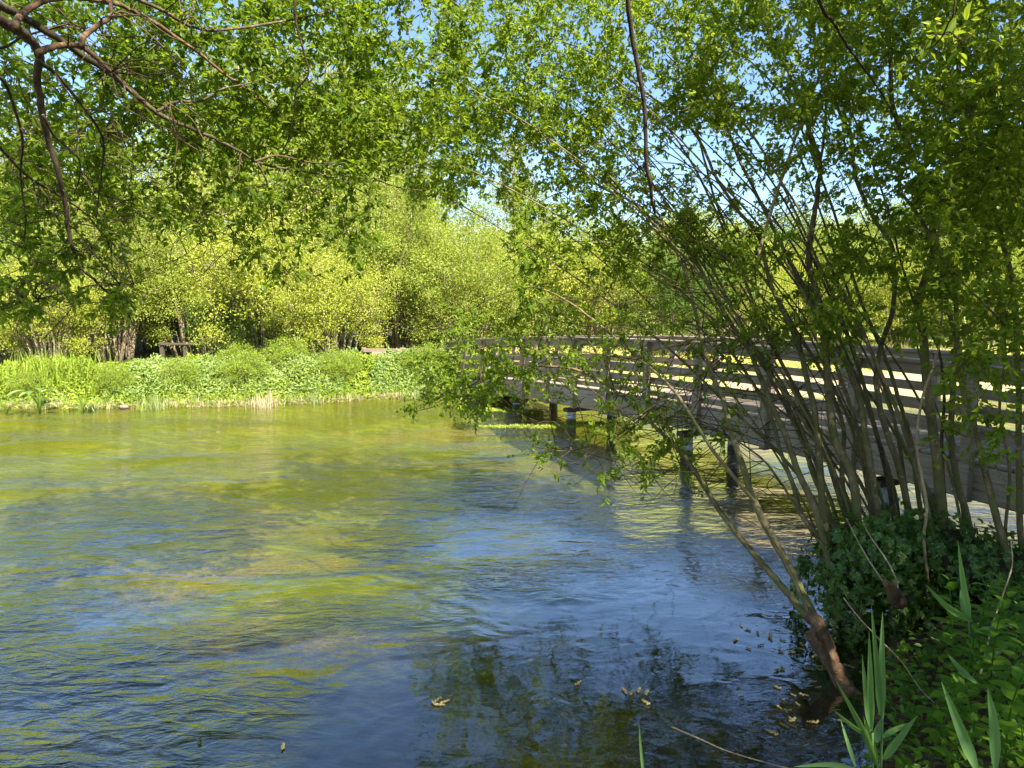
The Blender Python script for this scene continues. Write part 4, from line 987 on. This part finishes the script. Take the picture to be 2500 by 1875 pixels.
gnd = bank_points(1900, 1.2, 3.2, 2.2, 4.2); gnd = gnd[gnd[:, 0] > 1.25 + .0 * gnd[:, 1]]; L = Leaves(); z = ground_z(gnd[:, 0], gnd[:, 1]) + .02 + rng.random(len(gnd)) ** 1.5 * .16
nn = unit(rng.normal(size=(len(gnd), 3)) * .35 + np.array([0, -.2, 1.0])); L.add(np.column_stack([gnd, z]), unit(np.cross(nn, rng.normal(size=(len(gnd), 3)))), nn, .045, .026)
o = L.build('low_herbs', M['nettle'], fold=.2); tag(o, 'low green seedlings and herbs between the nettles', 'ground cover', kind='stuff')

def reed(label, foot, leaves, stalk_h, name='reed', Yd=None):
    """leaves: (start px, mid px, tip px, width m, dY) drawn at distance Yd"""
    f = P(*foot, Yd); z = float(ground_z(np.array(f[0]), np.array(f[1])))
    t = thing(name, label, 'reed', (f[0], f[1], max(z, -.3)), 0, 'reeds on the near bank')
    o0 = np.array([f[0], f[1], max(z, -.3)])
    T = Tubes(); top = P(*stalk_h, Yd) - o0; T.add(smooth_path([np.array([0, 0, -.02]), (f - o0) * .5, top], 10), np.linspace(.006, .004, 10), 6); T.build('stalk', M['reed'], t)
    for (a, m_, e, w_, dY) in leaves:
        c_ = smooth_path([P(*a, Yd), P(*m_, Yd + dY * .5), P(*e, Yd + dY)], 14) - o0
        tt = unit(np.gradient(c_, axis=0)); view = unit(c_ + o0 - np.array([0, 0, CAMZ])); sd_ = unit(np.cross(tt, view) + np.array([.0, .25, .1]))
        u = np.linspace(0, 1, 14); ww = w_ * .50 * np.minimum(1, .35 + 2.6 * u) * np.clip(1 - u ** 2.6, 0, 1) + .0005
        nrm = np.cross(sd_, tt)
        V = np.stack([c_ - sd_ * ww[:, None], c_ + nrm * ww[:, None] * .35, c_ + sd_ * ww[:, None]], 1).reshape(-1, 3)
        Fc = [(3 * i + k, 3 * i + k + 1, 3 * i + k + 4, 3 * i + k + 3) for i in range(13) for k in (0, 1)]
        link('leaf', mesh_np('leaf', V, Fc, M['reed'], np.full(len(Fc), rng.random()), True), t)
    return t
def c6(*l): return [(1900 + x / 2.885, 1300 + y / 2.885) for x, y in l]
def lf(a, m_, e, w_, dY=0.0):
    a, m_, e = c6(a, m_, e); return (a, m_, e, w_, dY)
reed('pale reed with three long upright leaves, one bright in sun, at the water edge', (2135, 1900), [
    lf((655, 1400), (625, 1180), (590, 860), .026, .05), lf((655, 1390), (650, 1100), (640, 690), .026, -.02), lf((700, 1660), (600, 1400), (400, 1030), .026, -.1),
    lf((640, 1440), (530, 1370), (390, 1250), .022, -.15), lf((690, 1640), (660, 1500), (600, 1290), .03, .02)], (2130, 1790), Yd=2.55)
reed('reed with two tall narrow leaves and broad side leaves, right of the bright one', (2152, 1900), [
    lf((720, 1290), (700, 1000), (655, 500), .026, .03), lf((735, 1290), (730, 950), (735, 560), .028, .05), lf((740, 1600), (840, 1470), (980, 1290), .030, -.05),
    lf((735, 1440), (820, 1390), (960, 1330), .022, .1), lf((690, 1480), (700, 1400), (725, 1310), .030, .02)], (2155, 1740), Yd=2.6)
reed('upright reed with bright leaves and one broad leaf arching left, in the nettles', (2375, 1720), [
    lf((1350, 610), (1310, 400), (1265, 60), .030, .02), lf((1365, 630), (1200, 530), (1035, 365), .036, -.1), lf((1330, 600), (1300, 480), (1290, 380), .03, .1), lf((1400, 920), (1530, 850), (1690, 730), .034, .1), lf((1370, 700), (1530, 670), (1700, 645), .022, .1)], (2365, 1510), Yd=3.2)
reed('long reed blade slanting up to the left over the nettles', (2395, 1900), [lf((1400, 1680), (1290, 1400), (1150, 1050), .040, .1), lf((1390, 1060), (1300, 980), (1190, 850), .03, .3)], (2385, 1885), Yd=2.3)
reed('upright reed blade beside the right hand corner nettles', (2430, 1900), [lf((1530, 1680), (1520, 1350), (1475, 1090), .034, .05)], (2430, 1885), Yd=2.3)
reed('thin reed leaf lying flat over the water at the bottom edge', (2085, 1905), [lf((540, 1665), (350, 1635), (110, 1650), .020, .1), lf((545, 1650), (490, 1480), (440, 1320), .014, .1)], (2090, 1880), Yd=2.4)
reed('single thin green reed tip standing in the water at the bottom', (1575, 1930), [((1572, 1900), (1565, 1830), (1560, 1765), .014, .0)], (1573, 1890), Yd=2.9)
# dry stalks
def stalk(label, px, a, b, r, material=M['twig_dry']):
    t = thing('dry_stalk', label, 'stalk', (0, 0, 0), 0, 'dry stalks on the near bank'); T = Tubes(); stem(T, px, a, b, r, r * .5); T.build('stem', material, t)
stalk('long pale dry stalk bending down across the nettle bed', c6((1410, 1050), (1460, 850), (1520, 620), (1630, 300), (1650, 200), (1640, 60)), 3.2, 3.6, .005)
stalk('thin pale twig slanting from the ivy to the nettles', c6((460, 460), (560, 590), (700, 740), (860, 900), (1000, 1100), (1100, 1200)), 3.7, 3.2, .0035)
stalk('thin fallen twig over the water at the bottom right', [(1640, 1775), (1700, 1800), (1780, 1835), (1900, 1870), (1990, 1890)], 3.3, 3.0, .004)
stalk('reddish forked twig rising from the cut branch end above the ivy', c6((830, 440), (840, 360), (790, 240), (720, 130), (650, 30), (600, -60)), 4.2, 4.4, .006)
stalk('second reddish twig beside the cut branch end above the ivy', c6((750, 360), (660, 230), (560, 60), (480, -100)), 4.2, 4.5, .005)
T = Tubes(); T.add(smooth_path([P(2195, 1470, 4.2), P(2180, 1445, 4.15), P(2162, 1420, 4.1)], 6), [.05, .045, .04, .036, .032, .02], 8, .2)
o = T.build('cut_branch', M['bark_red']); tag(o, 'cut reddish brown branch end sticking out of the ivy', 'branch')

# catkins and debris floating on the water
def catkin_mesh(seedv):
    r_ = np.random.default_rng(seedv); V = []; Fc = []; k = 0
    for q in range(9):
        c_ = np.array([(q - 4) * .006, r_.normal() * .004, .004 + r_.random() * .004]); s_ = .0075 * r_.uniform(.7, 1.2)
        for dx, dy, dz_ in ((1, 0, 0), (0, 1, 0), (-1, 0, 0), (0, -1, 0), (0, 0, 1), (0, 0, -1)): V.append(c_ + np.array([dx, dy, dz_]) * s_ * r_.uniform(.8, 1.3))
        for f in ((0, 1, 4), (1, 2, 4), (2, 3, 4), (3, 0, 4), (1, 0, 5), (2, 1, 5), (3, 2, 5), (0, 3, 5)): Fc.append(tuple(k + a for a in f))
        k += 6
    return mesh_np('catkin', V, Fc, M['catkin'])
CK = [catkin_mesh(i) for i in range(4)]
solo = [((432 * 1.13, 1603 * 1.13), 'single pale catkin floating at the lower left'), ((611 * 1.13, 1616 * 1.13), 'single pale catkin floating right of the lower left one'),
        ((1395 * 1.13, 1519 * 1.13), 'pale catkin floating alone in the blue reflection'), ((1250 * 1.13, 1478 * 1.13), 'small catkin floating left of the catkin raft line')]
def put_catkin(i, p, lab_, grp='catkins floating on the river', s_=1.0):
    o = link('catkin', CK[i % 4]); o.location = (p[0], p[1], .002); o.rotation_euler = (0, 0, rng.uniform(0, 6.28)); o.scale = (s_, s_, s_); tag(o, lab_, 'catkin', grp)
for i, (q, l_) in enumerate(solo): put_catkin(i, G(*q), l_, s_=1.0)
for i, (dx, dy) in enumerate(((0, 0), (14, 4), (26, -3), (8, -9))): put_catkin(i, G(1060 + dx, 1719 + dy), 'one of the pale catkins floating together left of the blue reflection', 'pale catkins floating together left of the blue reflection')
for i, (dx, dy) in enumerate(((0, 0), (18, 3), (35, -3), (52, 4))): put_catkin(i, G(1525 + dx, 1690 + dy), 'one of the catkins in a short line on the blue reflection', 'short line of catkins on the blue reflection')
for i in range(50):
    px = 1890 + rng.normal() * 60 + (i % 10) * 12; py = 1530 + (i % 20) * 14 + rng.normal() * 10
    p = G(px, py)
    if p[1] < yn(p[0]) + .02: continue
    gname = ('brown catkins drifting out on the blue reflection', 'brown catkins drifting close beside the red brown willow foot', 'brown catkins gathered in dark water below the willow foot')[0 if px < 1880 else (1 if py < 1680 else 2)]
    put_catkin(i, p, 'one of the ' + gname, gname, rng.uniform(.55, 1.15))
print('leaves', GL.lv.count())
